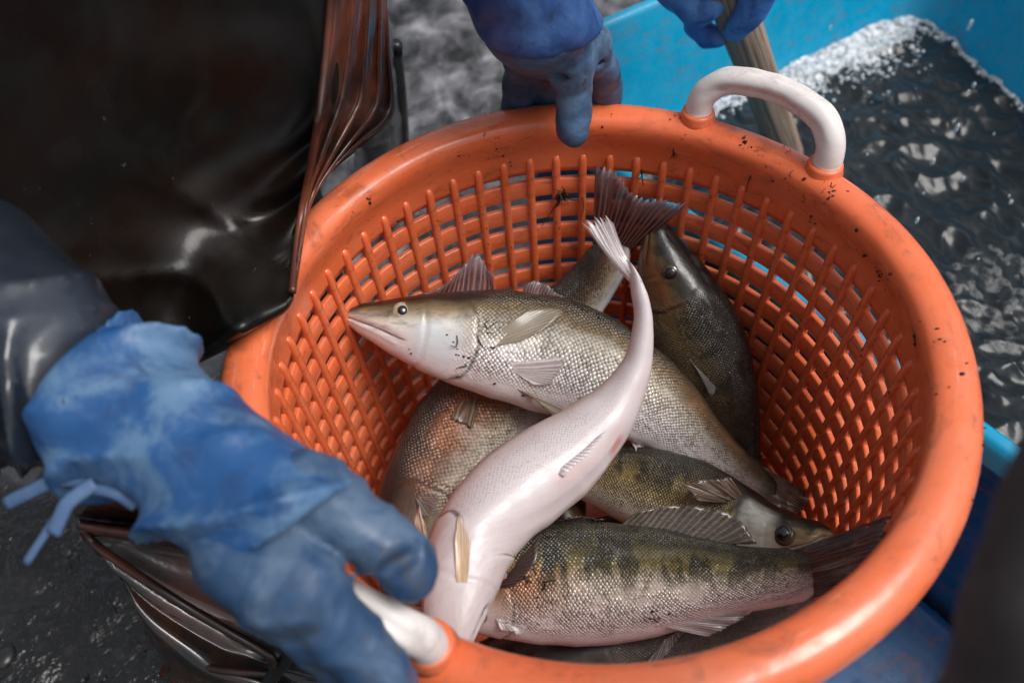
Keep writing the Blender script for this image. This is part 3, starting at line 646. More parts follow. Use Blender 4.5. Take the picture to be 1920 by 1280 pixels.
# the fish with its head out at the left
A = make_fish('pale silver pike perch stretched across the top of the heap, snout at the left wall',
    ZZ((657, 594, -.092), (700, 601, -.094), (760, 612, -.100), (860, 630, -.112), (960, 646, -.122), (1060, 672, -.134), (1150, 714, -.150), (1230, 764, -.175), (1310, 832, -.212), (1390, 893, -.245), (1450, 925, -.258)),
    [(0, dd(.1, 1, .12)), (.4, dd(.1, 1, -.08)), (.7, dd(.6, 1, .0)), (1, dd(.5, 1, .15))], M['fish_pale'], hs=1.25, wsx=1.2, eye_r=.0085)
fin(A, 'tail_fin', ZZ((1452, 905, -.256), (1447, 925, -.256), (1440, 945, -.258)), ZZ((1525, 930, -.272), (1505, 950, -.27), (1480, 985, -.268)), M['fin_brown'], 10)
fin(A, 'dorsal_fin', ZZ((770, 562, -.098), (800, 557, -.101), (840, 556, -.106), (900, 552, -.108), (925, 553, -.110)), ZZ((785, 548, -.092), (815, 540, -.094), (852, 512, -.090), (890, 474, -.085), (922, 510, -.092)), M['fin_red'], 11, .1)
fin(A, 'rear_dorsal_fin', ZZ((975, 556, -.112), (1000, 560, -.115), (1040, 575, -.12)), ZZ((985, 530, -.105), (1012, 524, -.105), (1055, 560, -.115)), M['fin_red'], 8)
fin(A, 'pectoral_fin', ZZ((925, 655, -.079), (921, 638, -.077), (928, 622, -.077)), ZZ((985, 640, -.076), (1062, 582, -.078), (985, 588, -.078)), M['fin_sand'], 11, .03, lay=True)
fin(A, 'pelvic_fin', ZZ((945, 692, -.097), (955, 698, -.100), (965, 708, -.104)), ZZ((1060, 678, -.100), (1030, 722, -.112), (1000, 728, -.112)), M['fin_pale'], 9, .03, lay=True)
fin(A, 'pelvic_fin', ZZ((960, 728, -.122), (975, 738, -.124), (992, 748, -.126)), ZZ((1066, 772, -.128), (1058, 795, -.132), (1020, 780, -.130)), M['fin_sand'], 9, .03)
fin(A, 'anal_fin', ZZ((1190, 795, -.180), (1230, 830, -.195), (1300, 872, -.220)), ZZ((1200, 822, -.178), (1250, 882, -.195), (1305, 886, -.214)), M['fin_pale'], 9, .03)
# the one belly up with its tail in the air
B = make_fish('white bellied pike perch lying belly up with its tail flicked into the air',
    ZZ((842, 1245, -.090), (845, 1215, -.090), (850, 1160, -.088), (864, 1090, -.088), (893, 1005, -.090), (950, 935, -.092), (1020, 880, -.092), (1090, 825, -.086), (1150, 765, -.075), (1192, 690, -.056), (1206, 610, -.034), (1196, 540, -.014), (1178, 492, 0.)),
    [(0, dd(.35, 0, -1)), (.25, dd(-.2, .25, -1)), (.42, dd(-.65, .5, -.8)), (.6, dd(-.7, .5, -.75)), (.8, dd(-.5, .1, -.9)), (1, dd(-.6, .3, -.8))], M['fish_white'], hs=1.0, wsx=1.36, taper=[(0, 1), (.5, 1), (.63, .88), (.72, .74), (.8, .60), (.9, .52), (1, .5)])
fin(B, 'tail_fin', ZZ((1188, 488, .002), (1178, 490, .003), (1168, 498, .004)), ZZ((1088, 437, .024), (1106, 430, .024), (1138, 426, .012)), M['fin_white'], 9, .10, .006)
fin(B, 'pelvic_fin', ZZ((850, 1098, -.052), (864, 1106, -.051), (880, 1096, -.052)), ZZ((853, 1010, -.05), (866, 962, -.049), (886, 1015, -.052)), M['fin_amber'], 9, .02, lay=True)
fin(B, 'pelvic_fin', ZZ((783, 1046, -.080), (790, 1044, -.078), (797, 1040, -.078)), ZZ((764, 985, -.085), (773, 946, -.085), (790, 985, -.08)), M['fin_amber'], 7, .02)
fin(B, 'anal_fin', ZZ((1048, 884, -.060), (1085, 852, -.056), (1125, 812, -.050)), ZZ((1060, 890, -.062), (1106, 852, -.058), (1140, 800, -.052)), M['fin_white'], 9, .02, lay=True)
# copper flanked fish at the left
Cc = make_fish('copper flanked pike perch by the left wall, half under the pale one',
    ZZ((752, 1165, -.225), (756, 1130, -.222), (766, 1050, -.212), (786, 970, -.204), (832, 890, -.198), (890, 800, -.196), (950, 715, -.194), (1010, 650, -.188), (1065, 590, -.172), (1105, 540, -.150), (1140, 485, -.120), (1160, 430, -.092)),
    [(0, dd(-1, .3, .05)), (.5, dd(-1, .5, .05)), (1, dd(-1, .35, .35))], M['fish_copper'], hs=1.32, wsx=1.05, eye='iris_dark')
fin(Cc, 'tail_fin', ZZ((1138, 450, -.108), (1160, 440, -.108), (1182, 446, -.108)), ZZ((1116, 318, -.030), (1150, 326, -.030), (1192, 372, -.046), (1240, 378, -.050), (1286, 388, -.056)), M['fin_red'], 17, .05)
fin(Cc, 'dorsal_fin', ZZ((905, 716, -.146), (890, 722, -.147), (872, 728, -.149)), ZZ((893, 776, -.150), (880, 782, -.15), (850, 775, -.152)), M['fin_brown'], 6)
fin(Cc, 'pelvic_fin', ZZ((775, 925, -.150), (785, 930, -.150), (798, 930, -.150)), ZZ((790, 962, -.146), (806, 955, -.146), (825, 928, -.146)), M['fin_grey'], 6)
# black one at the right
E = make_fish('nearly black pike perch against the right wall with its head up',
    ZZ((1224, 418, -.088), (1236, 452, -.102), (1256, 510, -.124), (1284, 584, -.152), (1314, 657, -.181), (1340, 730, -.210), (1362, 800, -.242), (1384, 870, -.268), (1402, 925, -.285), (1412, 960, -.295)),
    [(0, dd(.75, .2, .75)), (.5, dd(.95, .1, .55)), (1, dd(1, .2, .3))], M['fish_black'], hs=1.62, wsx=1.6, eye='iris_dark', eye_r=.0125, eye_u=.150, eye_v=.36)
fin(E, 'pectoral_fin', ZZ((1262, 700, -.150), (1272, 708, -.150), (1282, 712, -.150)), ZZ((1308, 780, -.16), (1326, 790, -.16), (1336, 755, -.16)), M['fin_grey'], 8, .04, lay=True)
fin(E, 'tail_fin', ZZ((1420, 920, -.286), (1400, 938, -.286), (1384, 940, -.288)), ZZ((1440, 990, -.31), (1410, 1010, -.31), (1370, 1000, -.31)), M['fin_dark'], 9)
# golden one below, facing right
G = make_fish('gold and black pike perch under the heap, its bright eyed head facing right',
    ZZ((1555, 1003, -.168), (1535, 1003, -.172), (1490, 1005, -.178), (1430, 1000, -.188), (1360, 975, -.198), (1290, 945, -.206), (1200, 912, -.212), (1110, 888, -.22), (1020, 870, -.228), (940, 850, -.236)),
    [(0, dd(.25, 1, .1)), (.4, dd(.3, 1, .1)), (1, dd(.2, 1, .2))], M['fish_gold'], hs=1.4, wsx=1.25, eye='iris_dark', eye_r=.0140, eye_u=.105, eye_v=.42)
fin(G, 'dorsal_fin', ZZ((1392, 928, -.168), (1384, 936, -.168), (1362, 938, -.168)), ZZ((1370, 894, -.158), (1285, 905, -.156), (1312, 936, -.158)), M['fin_brown'], 12, .04)
# big front one
H = make_fish('plump olive pike perch nearest the front rim, tail pointing up at the right wall',
    ZZ((775, 1128, -.150), (800, 1124, -.150), (860, 1112, -.148), (950, 1100, -.145), (1060, 1092, -.142), (1180, 1090, -.140), (1300, 1090, -.134), (1400, 1086, -.125), (1480, 1080, -.112), (1545, 1066, -.098)),
    [(0, dd(.0, 1, .10)), (.5, dd(0, 1, .05)), (1, dd(-.15, 1, .05))], M['fish_olive'], hs=1.62, wsx=1.35)
fin(H, 'tail_fin', ZZ((1530, 1022, -.096), (1546, 1062, -.094), (1536, 1108, -.098)), ZZ((1668, 966, -.058), (1640, 1030, -.064), (1560, 1110, -.085)), M['fin_dark'], 17, .04)
fin(H, 'rear_dorsal_fin', ZZ((1165, 984, -.117), (1230, 996, -.116), (1310, 1016, -.116), (1370, 1030, -.115)), ZZ((1190, 962, -.108), (1270, 950, -.106), (1370, 968, -.104), (1418, 1024, -.108)), M['fin_spot'], 18, .03)
fin(H, 'dorsal_fin', ZZ((960, 984, -.122), (1030, 978, -.119), (1120, 980, -.118)), ZZ((985, 972, -.118), (1060, 968, -.114), (1135, 972, -.114)), M['fin_dark'], 9, .1)
fin(H, 'pectoral_fin', ZZ((925, 1092, -.094), (915, 1104, -.095), (908, 1114, -.097)), ZZ((1000, 1010, -.105), (992, 1070, -.094), (945, 1110, -.095)), M['fin_dark'], 9, .03, lay=True)
fin(H, 'pelvic_fin', ZZ((918, 1180, -.128), (935, 1190, -.130), (955, 1196, -.131)), ZZ((930, 1200, -.132), (960, 1210, -.135), (992, 1196, -.134)), M['fin_pale'], 7, .03)
fin(H, 'anal_fin', ZZ((1240, 1188, -.140), (1290, 1178, -.137), (1330, 1168, -.134)), ZZ((1330, 1205, -.145), (1400, 1170, -.135), (1410, 1152, -.13)), M['fin_pale'], 10, .03)
# the grey one tucked under the front rim
I_ = make_fish('grey pike perch at the bottom of the heap, its head just above the front rim',
    ZZ((990, 1258, -.19), (1010, 1250, -.19), (1060, 1240, -.192), (1140, 1228, -.195), (1230, 1210, -.198), (1330, 1185, -.20), (1430, 1150, -.20), (1510, 1110, -.20), (1560, 1075, -.20)),
    [(0, dd(0, 1, .55)), (1, dd(0, 1, .55))], M['fish_grey'], hs=1.35, wsx=1.35, eye_r=.009)
fin(I_, 'pectoral_fin', ZZ((1285, 1180, -.150), (1275, 1186, -.150), (1262, 1190, -.150)), ZZ((1310, 1165, -.15), (1245, 1245, -.16), (1215, 1245, -.16)), M['fin_grey'], 8)
# two more that only show in the gaps
make_fish('dark pike perch glimpsed in the gap between the white belly and the gold flank',
    ZZ((1080, 1040, -.27), (1070, 1000, -.27), (1050, 930, -.27), (1020, 850, -.272), (985, 770, -.275), (950, 700, -.28), (930, 640, -.285)),
    [(0, dd(-1, .2, .6)), (1, dd(-1, .2, .6))], M['fish_black'], hs=1.15, wsx=1.2, eye='iris_dark')
make_fish('dark pike perch deep under the black one, back upwards',
    ZZ((1190, 640, -.25), (1200, 680, -.255), (1225, 760, -.275), (1260, 850, -.295), (1290, 920, -.305), (1310, 990, -.31), (1320, 1040, -.31)),
    [(0, dd(.3, .2, 1)), (1, dd(.3, .2, 1))], M['fish_black'], hs=1.1, wsx=1.2, eye='iris_dark')
make_fish('dark pike perch on the basket floor beneath the plump olive fish',
    ZZ((900, 1215, -.26), (930, 1215, -.262), (1000, 1200, -.265), (1100, 1170, -.27), (1200, 1140, -.272), (1300, 1110, -.275), (1400, 1080, -.28), (1460, 1060, -.28)),
    [(0, dd(0, .8, .9)), (1, dd(0, .8, .9))], M['fish_black'], hs=1.3, wsx=1.3, eye='iris_dark')
make_fish('dark pike perch on the basket floor under the gold fish',
    ZZ((1420, 980, -.30), (1380, 985, -.30), (1300, 1000, -.305), (1200, 1010, -.31), (1100, 1020, -.315), (1000, 1030, -.32), (920, 1030, -.32)),
    [(0, dd(0, .8, .9)), (1, dd(0, .8, .9))], M['fish_black'], hs=1.4, wsx=1.4, eye='iris_dark')
make_fish('dark pike perch on the basket floor under the copper fish',
    ZZ((1040, 760, -.30), (1010, 780, -.30), (960, 830, -.305), (900, 900, -.31), (840, 970, -.31), (800, 1030, -.31), (790, 1060, -.31)),
    [(0, dd(0, .6, 1)), (1, dd(0, .6, 1))], M['fish_black'], hs=1.4, wsx=1.4, eye='iris_dark')
import sys
if '--check' in sys.argv or True:
    for k, (C_, r_, w_) in enumerate(FISH):
        rr = np.hypot(C_[:, 0], C_[:, 1]); lim = wall_r(C_[:, 2]) - .005
        bad = rr + w_ * .8 - lim
        i = int(np.argmax(bad)); print('fish', k, 'wall excess mm', round(bad[i] * 1000, 1), 'at t', round(i / 199, 2), 'centre excess', round(float((rr - lim)[i] * 1000), 1))

# ------------------------------------------------------------------ person on the left: apron, sleeve and gloves
person = empty('person', 'person in a dark wet apron and blue rubber gloves holding the basket rim and handle', 'person')
def sdf_obj(name, fn, pts, pad, h, mat, parent):
    pts = np.asarray(pts); V, F = surface_nets(fn, pts.min(0) - pad, pts.max(0) + pad, h)
    Fa = np.array(F); lab = np.arange(len(V))          # keep the largest connected piece
    while True:
        m_ = lab[Fa].min(1); new = lab.copy(); np.minimum.at(new, Fa.ravel(), np.repeat(m_, 4)); new = new[new]
        if (new == lab).all(): break
        lab = new
    big = np.bincount(lab).argmax(); keep = lab == big; ix = np.cumsum(keep) - 1; V = V[keep]; F = ix[Fa[keep[Fa[:, 0]]]]
    me = mesh(name, V, F, mat); fix_normals(me); return link(name, me, parent)
def fold(P, o, ax, fr, seed, skew):
    """sharp ridges of slack material across the axis ax, 0..1"""
    q = (P - o) @ ax; sd = np.cross(ax, UPV); q = q + skew * ((P - o) @ nz(sd))
    return (1 - np.abs(np.sin(q * fr + 1.6 * wob(P, 22, seed)))) ** 2
def near_hand():
    W = T(455, 935, .425); F0 = T(395, 885, .432)
    KI, KM, KR, KP = T(572, 1100, .394), T(520, 1104, .394), T(474, 1084, .399), T(438, 1046, .404)
    KT = T(575, 925, .412)
    fingers = [([KI, T(636, 1180, .402), T(712, 1262, .410), T(760, 1345, .425)], [.0172, .0172, .0168, .015]),
               ([KM, T(566, 1160, .404), T(620, 1222, .418), T(660, 1250, .435)], [.0165, .0160, .0150, .013]),
               ([KR, T(520, 1140, .410), T(560, 1170, .432), T(600, 1150, .447)], [.0165, .0158, .0148, .013]),
               ([KP, T(470, 1100, .418), T(510, 1120, .438), T(550, 1100, .452)], [.0160, .0150, .0140, .012])]
    thumb = ([T(520, 920, .420), KT, T(655, 970, .408), T(720, 1020, .408), T(768, 1068, .412)], [.023, .0190, .0158, .0156, .0138])
    pts = [W, F0, KT] + thumb[0] + [p for q, _ in fingers for p in q]
    def fn(P):
        d = cap_d(P, F0, W, .026, .026)
        for K, r_ in ((KI, .0170), (KM, .0170), (KR, .0165), (KP, .0160)): d = smin(d, cap_d(P, W, K, .022, r_), .010)
        d = smin(d, cap_d(P, KI, KP, .0155, .0155), .010)
        d = smin(d, chain_d(P, *thumb), .006)
        for q, r_ in fingers: d = smin(d, chain_d(P, q, [x * .93 for x in r_]), .0045)
        g = fold(P, W, nz(KI - W), 88, 1.3, .6)
        d = d - .0034 * g * np.clip(wob(P, 30, 9) + .4, 0, 1)
        for a, b, r_ in ((T(700, 1205, .385), T(735, 1170, .39), .0035), (T(690, 950, .388), T(735, 1000, .392), .0035), (T(735, 1065, .397), T(772, 1040, .40), .003)):
            d = smax(d, -cap_d(P, a, b, r_, r_ * .5), .008)
        g3 = fold(P, KT, nz(thumb[0][4] - KT), 210, 5.5, .25); d = d - .0014 * g3 * np.clip(.3 + wob(P, 50, 8), 0, 1)
        g4 = fold(P, KI, nz(fingers[0][0][2] - KI), 170, 3.5, -.3); d = d - .0016 * g4 * np.clip(.3 + wob(P, 44, 3), 0, 1)
        return d + .0013 * wob(P, 85, 3) + .0005 * wob(P, 240, 4)
    sdf_obj('glove', fn, pts, .05, .0022, M['glove'], person)
    ax = [T(132, 700, .474), T(270, 785, .452), T(405, 880, .432), T(560, 1000, .412)]
    dirn = nz(ax[-1] - ax[0]); cutA = T(535, 985, .415)
    def fc(P):
        d = chain_d(P, ax, [.0555, .0450, .0405, .0425])
        g = fold(P, ax[0], dirn, 62, 4.2, .75); mk = np.clip(.5 + 1.1 * wob(P, 20, 2), 0, 1)
        d = d - .017 * g * mk + .0065 + .0030 * wob(P, 50, 6) + .0008 * wob(P, 150, 7)
        b0 = T(225, 765, .456); q = (P - b0) @ dirn
        d = d - .0035 * np.exp(-(q / .012) ** 2) + .010 * np.exp(-((q + .024) / .007) ** 2)
        sd_ = nz(CR * .52 - CU * .85); d = smax(d, ((P - T(545, 975, .40)) @ sd_) + .0025 * wob(P, 60, 1), .002)
        sdir = nz(dirn - CF * (dirn @ CF)); e = smax(d, -((P - T(150, 722, .47)) @ sdir), .002)
        return e
    sdf_obj('glove_cuff', fc, ax, .075, .0026, M['cuff'], person)
near_hand()
# ties hanging from the cuff
for k, (pts, r_) in enumerate((([T(178, 905, .43), T(120, 950, .428), T(85, 1000, .428), T(48, 1056, .43)], .0022), ([T(178, 905, .428), T(130, 940, .425), T(115, 965, .425), T(100, 1000, .426)], .0040), ([T(178, 905, .43), T(110, 900, .435), T(50, 925, .44), T(10, 945, .445)], .0038), ([T(165, 915, .43), T(215, 925, .426), T(255, 950, .43)], .0030))):
    v, f = tube(catmull(pts, 20), r_, 8, (1, .35), up=UPV); me = mesh('cuff_tie', v, f, M['string']); fix_normals(me); link('cuff_tie', me, person)
# jacket sleeve
def sleeve():
    ax = [T(-260, 430, .53), T(-110, 560, .50), T(30, 650, .482), T(160, 728, .468)]
    dirn = nz(ax[-1] - ax[1])
    def fs(P):
        d = chain_d(P, ax, [.080, .076, .064, .042])
        g = fold(P, ax[0], dirn, 78, 7.1, -.5); g2 = fold(P, ax[0], dirn, 120, 2.1, .9)
        d = d - .022 * g * np.clip(.6 + wob(P, 14, 1), 0, 1) - .012 * g2 * np.clip(.5 + wob(P, 18, 5), 0, 1) + .008 + .003 * wob(P, 34, 2.2)
        sdir = nz(dirn - CF * (dirn @ CF)); return smax(d, ((P - T(215, 760, .455)) @ sdir), .006)
    sdf_obj('jacket_sleeve', fs, ax, .11, .0042, M['sleeve'], person)
sleeve()
# far hand: thumb over the rim, fingers outside it
def far_hand():
    W = T(1000, 30, .60); F0 = T(955, -120, .56)
    K = [T(1098, 85, .655), T(1062, 105, .665), T(1025, 112, .675), T(988, 112, .68)]
    th = ([T(1045, 60, .62), T(1070, 110, .635), T(1076, 160, .655), T(1076, 215, .668), T(1075, 246, .672)], [.022, .0180, .0150, .0142, .0128])
    fingers = [([K[0], T(1128, 130, .69), T(1136, 178, .725), T(1130, 215, .75)], [.0165, .0150, .0145, .013]),
               ([K[1], T(1085, 150, .72), T(1090, 195, .745), T(1090, 225, .765)], [.016, .0150, .0145, .013]),
               ([K[2], T(1030, 160, .725), T(1030, 200, .75), T(1030, 230, .77)], [.016, .0150, .0145, .013]),
               ([K[3], T(975, 160, .715), T(970, 200, .745), T(972, 225, .765)], [.0155, .0145, .014, .012])]
    pts = [W, F0] + K + th[0] + [p for q, _ in fingers for p in q]
    def fn(P):
        d = cap_d(P, F0, W, .036, .034)
        for k_ in K: d = smin(d, cap_d(P, W, k_, .030, .017), .014)
        d = smin(d, cap_d(P, K[0], K[3], .0165, .0165), .012)
        d = smin(d, chain_d(P, *th), .008)
        for q, r_ in fingers: d = smin(d, chain_d(P, q, r_), .005)
        for a, b, r_ in ((T(1040, 142, .632), T(1088, 132, .63), .004), (T(1118, 112, .655), T(1140, 92, .66), .004), (T(1040, 150, .665), T(1052, 140, .645), .004)):
            d = smax(d, -cap_d(P, a, b, r_, r_ * .6), .006)
        d = smin(d, cap_d(P, T(1046, 152, .645), T(1082, 145, .64), .0035, .003), .006)
        return d + .0011 * wob(P, 110, 2) + .0005 * wob(P, 260, 5)
    sdf_obj('glove', fn, pts, .045, .0022, M['glove_dark'], person)
    dirn = nz(W - F0)
    def fc(P):
        d = chain_d(P, [F0, W, T(1030, 66, .628)], [.046, .0405, .040]) + .0022 * wob(P, 70, 4) + .0008 * wob(P, 180, 3)
        return smax(smax(d, ((P - T(1052, 84, .60)) @ nz(dirn - CR * .30)), .004), -((P - F0) @ dirn) - .03, .003)
    sdf_obj('glove_cuff', fc, [F0, W, T(1030, 66, .628)], .065, .0026, M['cuff_dark'], person)
far_hand()
# apron: a hanging sheet that folds over the rim
PN = np.array([.7071, -.7071, 0.])
def plane_t(px, py, off=.262):
    d = ray(px, py); return (-off - ORG @ PN) / (d @ PN)
def over_rim(px, py, t, z=.027): return min(t, (z - ORG[2]) / ray(px, py)[2])
def apron():
    rows = [
        [(-260, -160, .0), (0, -160, 0), (200, -160, 0), (360, -160, 0), (500, -160, -.01), (600, -160, -.03), (640, -160, -.045), (690, -160, -.03), (722, -160, .0)],
        [(-260, 0, .0), (0, 0, 0), (200, 0, 0), (360, 0, .005), (490, 0, -.01), (590, 0, -.035), (632, 0, -.045), (690, 0, -.02), (723, 0, .015)],
        [(-260, 110, .0), (0, 110, 0), (200, 110, 0), (360, 110, .005), (480, 110, -.012), (580, 110, -.035), (620, 110, -.05), (680, 110, -.02), (724, 110, .02)],
        [(-260, 210, .0), (0, 210, 0), (200, 210, .005), (360, 210, .01), (470, 210, -.01), (560, 210, -.03), (604, 210, -.052), (665, 210, -.020), (735, 212, .015)],
        [(-260, 310, .0), (0, 310, 0), (200, 310, .005), (350, 310, .01), (460, 310, -.012), (535, 310, -.03), (585, 310, -.060), (618, 300, -.030), (690, 262, -.005)],
        [(-260, 400, .0), (0, 400, 0), (200, 400, .005), (340, 400, .005), (450, 400, -.015), (520, 400, -.035), (568, 395, -.066), (578, 378, -.050), (600, 340, -.030)],
        [(-260, 480, .0), (0, 480, -.005), (200, 480, -.005), (330, 480, -.01), (440, 480, -.03), (510, 480, -.055), (552, 480, -.072), (560, 470, -.066), (566, 440, -.05)],
        [(-260, 600, .0), (0, 590, -.005), (200, 580, -.01), (330, 565, -.02), (430, 550, -.04), (500, 545, -.062), (537, 548, -.074), (545, 545, -.07), (550, 530, -.06)],
        [(-260, 760, .0), (0, 745, -.005), (200, 715, -.01), (340, 670, -.02), (430, 632, -.035), (490, 602, -.052), (530, 580, -.066), (542, 568, -.066), (548, 558, -.06)],
        [(-260, 800, .06), (0, 790, .05), (200, 750, .045), (335, 695, .035), (425, 652, .015), (485, 616, -.01), (526, 590, -.034), (540, 576, -.04), (545, 566, -.04)]]
    Q = np.array([[T(x, y, over_rim(x, y, plane_t(x, y) + o) if (j >= 4 and 4 <= i <= 8) else plane_t(x, y) + (o - (.055 if i == 9 and j >= 4 else 0))) for j, (x, y, o) in enumerate(row)] for i, row in enumerate(rows)])
    a = np.stack([catmull(Q[i], 72) for i in range(Q.shape[0])]); b = np.stack([catmull(a[:, j], 90) for j in range(72)], 1)
    tt = np.linspace(0, 1, 72)
    # soft creases that gather towards the pinch at the rim
    nrm = nz(ORG - b)
    pin = T(545, 560, plane_t(545, 560) - .07); dist = np.linalg.norm(b - pin, axis=-1)
    ang = np.arctan2((b - pin)[..., 2], (b - pin) @ np.array([.7071, .7071, 0])); fall = np.exp(-((dist - .12) / .10) ** 2)
    cr = 1 - np.abs(np.sin(ang * 5.5 + 1.2 * wob(b, 12, 1)))
    b = b + nrm * (.007 * fall * (cr ** 2 - .3))[..., None] + nrm * (.0012 * wob(b, 16, 3) + .0003 * wob(b, 60, 4))[..., None]
    v, f, uv = grid(b); me = mesh('apron', v, f, M['apron'], uv); o = link('apron', me, person)
    s = o.modifiers.new('thickness', 'SOLIDIFY'); s.thickness = .0025; s.offset = 0
def apron_flap():
    rows = [
        [(120, 880, .43), (220, 880, .42), (330, 900, .42), (420, 960, .46), (520, 1040, .50), (640, 1120, .52), (760, 1180, .55)],
        [(140, 960, .58), (230, 975, .57), (330, 985, .565), (430, 1000, .57), (540, 1060, .57), (650, 1130, .565), (780, 1200, .57)],
        [(152, 988, .57), (240, 1000, .545), (330, 1015, .535), (430, 1050, .54), (540, 1110, .545), (650, 1170, .55), (790, 1230, .56)],
        [(180, 1032, .585), (250, 1050, .56), (330, 1090, .55), (420, 1130, .55), (520, 1180, .555), (640, 1215, .57), (800, 1260, .58)],
        [(205, 1062, .60), (262, 1102, .60), (330, 1146, .605), (410, 1188, .61), (500, 1228, .61), (640, 1252, .60), (810, 1290, .60)],
        [(226, 1080, .62), (275, 1125, .635), (340, 1170, .645), (415, 1212, .645), (500, 1242, .63), (640, 1275, .62), (820, 1320, .62)],
        [(262, 1150, .63), (290, 1180, .625), (345, 1212, .62), (415, 1240, .615), (500, 1256, .615), (640, 1300, .62), (830, 1350, .63)],
        [(310, 1246, .64), (330, 1256, .63), (370, 1266, .62), (420, 1276, .615), (500, 1290, .615), (640, 1340, .63), (840, 1400, .64)],
        [(330, 1300, .66), (350, 1310, .655), (390, 1320, .65), (440, 1330, .65), (510, 1340, .65), (650, 1390, .66), (850, 1450, .67)]]
    base, nl = T(345, 1150, .62), nz(np.array([.43, -.27, .86]))
    for i_ in (3, 4, 5, 6):
        for j_ in range(5):
            x, y, t = rows[i_][j_]; d = ray(x, y); tp_ = (base - ORG) @ nl / (d @ nl); rows[i_][j_] = (x, y, .12 * t + .88 * tp_)
    Q = np.array([[T(x, y, t) for x, y, t in row] for row in rows])
    a = np.stack([catmull(Q[i], 80) for i in range(Q.shape[0])]); b = np.stack([catmull(a[:, j], 90) for j in range(80)], 1)
    b = b + nz(ORG - b) * (.002 * wob(b, 20, 8) + .0004 * wob(b, 70, 4))[..., None]
    v, f, uv = grid(b); me = mesh('apron_hem', v, f, M['hem'], uv); o = link('apron_hem', me, person)
    s = o.modifiers.new('thickness', 'SOLIDIFY'); s.thickness = .0025; s.offset = 0
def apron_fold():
    """rust brown pleats of the apron, fanning from the pinch at the rim up to the free edge"""
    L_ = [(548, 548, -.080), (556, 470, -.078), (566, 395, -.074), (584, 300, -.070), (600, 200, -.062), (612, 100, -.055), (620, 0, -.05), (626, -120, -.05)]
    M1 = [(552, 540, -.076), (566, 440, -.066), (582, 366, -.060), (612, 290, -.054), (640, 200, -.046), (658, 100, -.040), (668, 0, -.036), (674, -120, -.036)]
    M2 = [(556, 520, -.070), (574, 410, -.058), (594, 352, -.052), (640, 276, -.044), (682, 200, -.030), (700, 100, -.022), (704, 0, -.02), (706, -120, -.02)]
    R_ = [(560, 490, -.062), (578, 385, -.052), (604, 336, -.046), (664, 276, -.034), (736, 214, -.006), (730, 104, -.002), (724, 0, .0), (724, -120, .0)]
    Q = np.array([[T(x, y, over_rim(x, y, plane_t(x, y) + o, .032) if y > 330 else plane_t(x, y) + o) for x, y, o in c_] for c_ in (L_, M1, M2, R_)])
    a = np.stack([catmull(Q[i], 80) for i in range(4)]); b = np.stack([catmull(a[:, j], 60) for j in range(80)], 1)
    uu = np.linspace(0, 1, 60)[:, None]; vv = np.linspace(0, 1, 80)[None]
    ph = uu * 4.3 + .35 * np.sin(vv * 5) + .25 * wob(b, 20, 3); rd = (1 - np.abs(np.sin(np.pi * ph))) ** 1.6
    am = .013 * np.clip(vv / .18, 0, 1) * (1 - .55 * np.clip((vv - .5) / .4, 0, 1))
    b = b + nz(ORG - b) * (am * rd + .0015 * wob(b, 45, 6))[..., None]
    v, f, uv = grid(b); o = link('apron_fold', mesh('apron_fold', v, f, M['rust_pvc'], uv), person)
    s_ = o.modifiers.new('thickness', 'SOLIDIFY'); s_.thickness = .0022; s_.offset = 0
    v, f = tube(b[0] + nz(ORG - b[0]) * .002, .0028, 8); me = mesh('apron_fold_edge', v, f, M['rust_pvc']); fix_normals(me); link('apron_fold_edge', me, person)
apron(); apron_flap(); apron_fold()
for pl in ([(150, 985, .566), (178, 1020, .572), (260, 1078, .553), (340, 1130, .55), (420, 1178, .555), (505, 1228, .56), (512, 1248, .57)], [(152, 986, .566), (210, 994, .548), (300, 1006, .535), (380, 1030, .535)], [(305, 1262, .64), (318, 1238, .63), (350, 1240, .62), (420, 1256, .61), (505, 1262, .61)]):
    v, f = tube(catmull([T(*q) for q in pl], 40), .0030, 8); me = mesh('apron_fold_edge', v, f, M['rust_pvc']); fix_normals(me); link('apron_fold_edge', me, person)  # rust brown tubes laid along the fold edges
# stitched strap on the hem
v, f = tube(catmull([T(500, 1285, .585), T(520, 1255, .575), T(545, 1225, .56), T(565, 1195, .545)], 16), .005, 8, (1, .4), up=UPV); me = mesh('apron_strap', v, f, M['trouser']); fix_normals(me); link('apron_strap', me, person)
# trouser leg behind the apron
def leg():
    a, b = np.array([-.36, .42, .30]), np.array([-.33, .37, -.40])
    def fn(P): return cap_d(P, a, b, .10, .075) + .006 * wob(P, 30, 5)
    sdf_obj('trouser_leg', fn, [a, b], .13, .009, M['trouser'], person)
leg()

# ------------------------------------------------------------------ rubber boot behind the apron's free edge
def boot():
    top, bot = Z(664, 80, -.01), Z(716, 300, -.37); toe = bot + np.array([.02, -.055, -.012])
    def fn(P):
        d = smin(cap_d(P, top, bot, .040, .036), cap_d(P, bot, toe, .036, .030), .03)
        return smax(d, -(P[..., 2] + .413), .003) + .0018 * wob(P, 40, 2)
    sdf_obj('rubber_boot', fn, [top, bot, toe], .07, .004, M['boot'], person)
    ln = np.stack([top + np.array([.0405, -.006, -.002]), (top + bot) / 2 + np.array([.0395, -.006, 0]), bot + np.array([.036, -.006, 0])]); v, f = tube(catmull(ln, 20), .006, 8); me = mesh('boot_trim', v, f, M['black_rubber']); fix_normals(me); link('boot_trim', me, person)
boot()

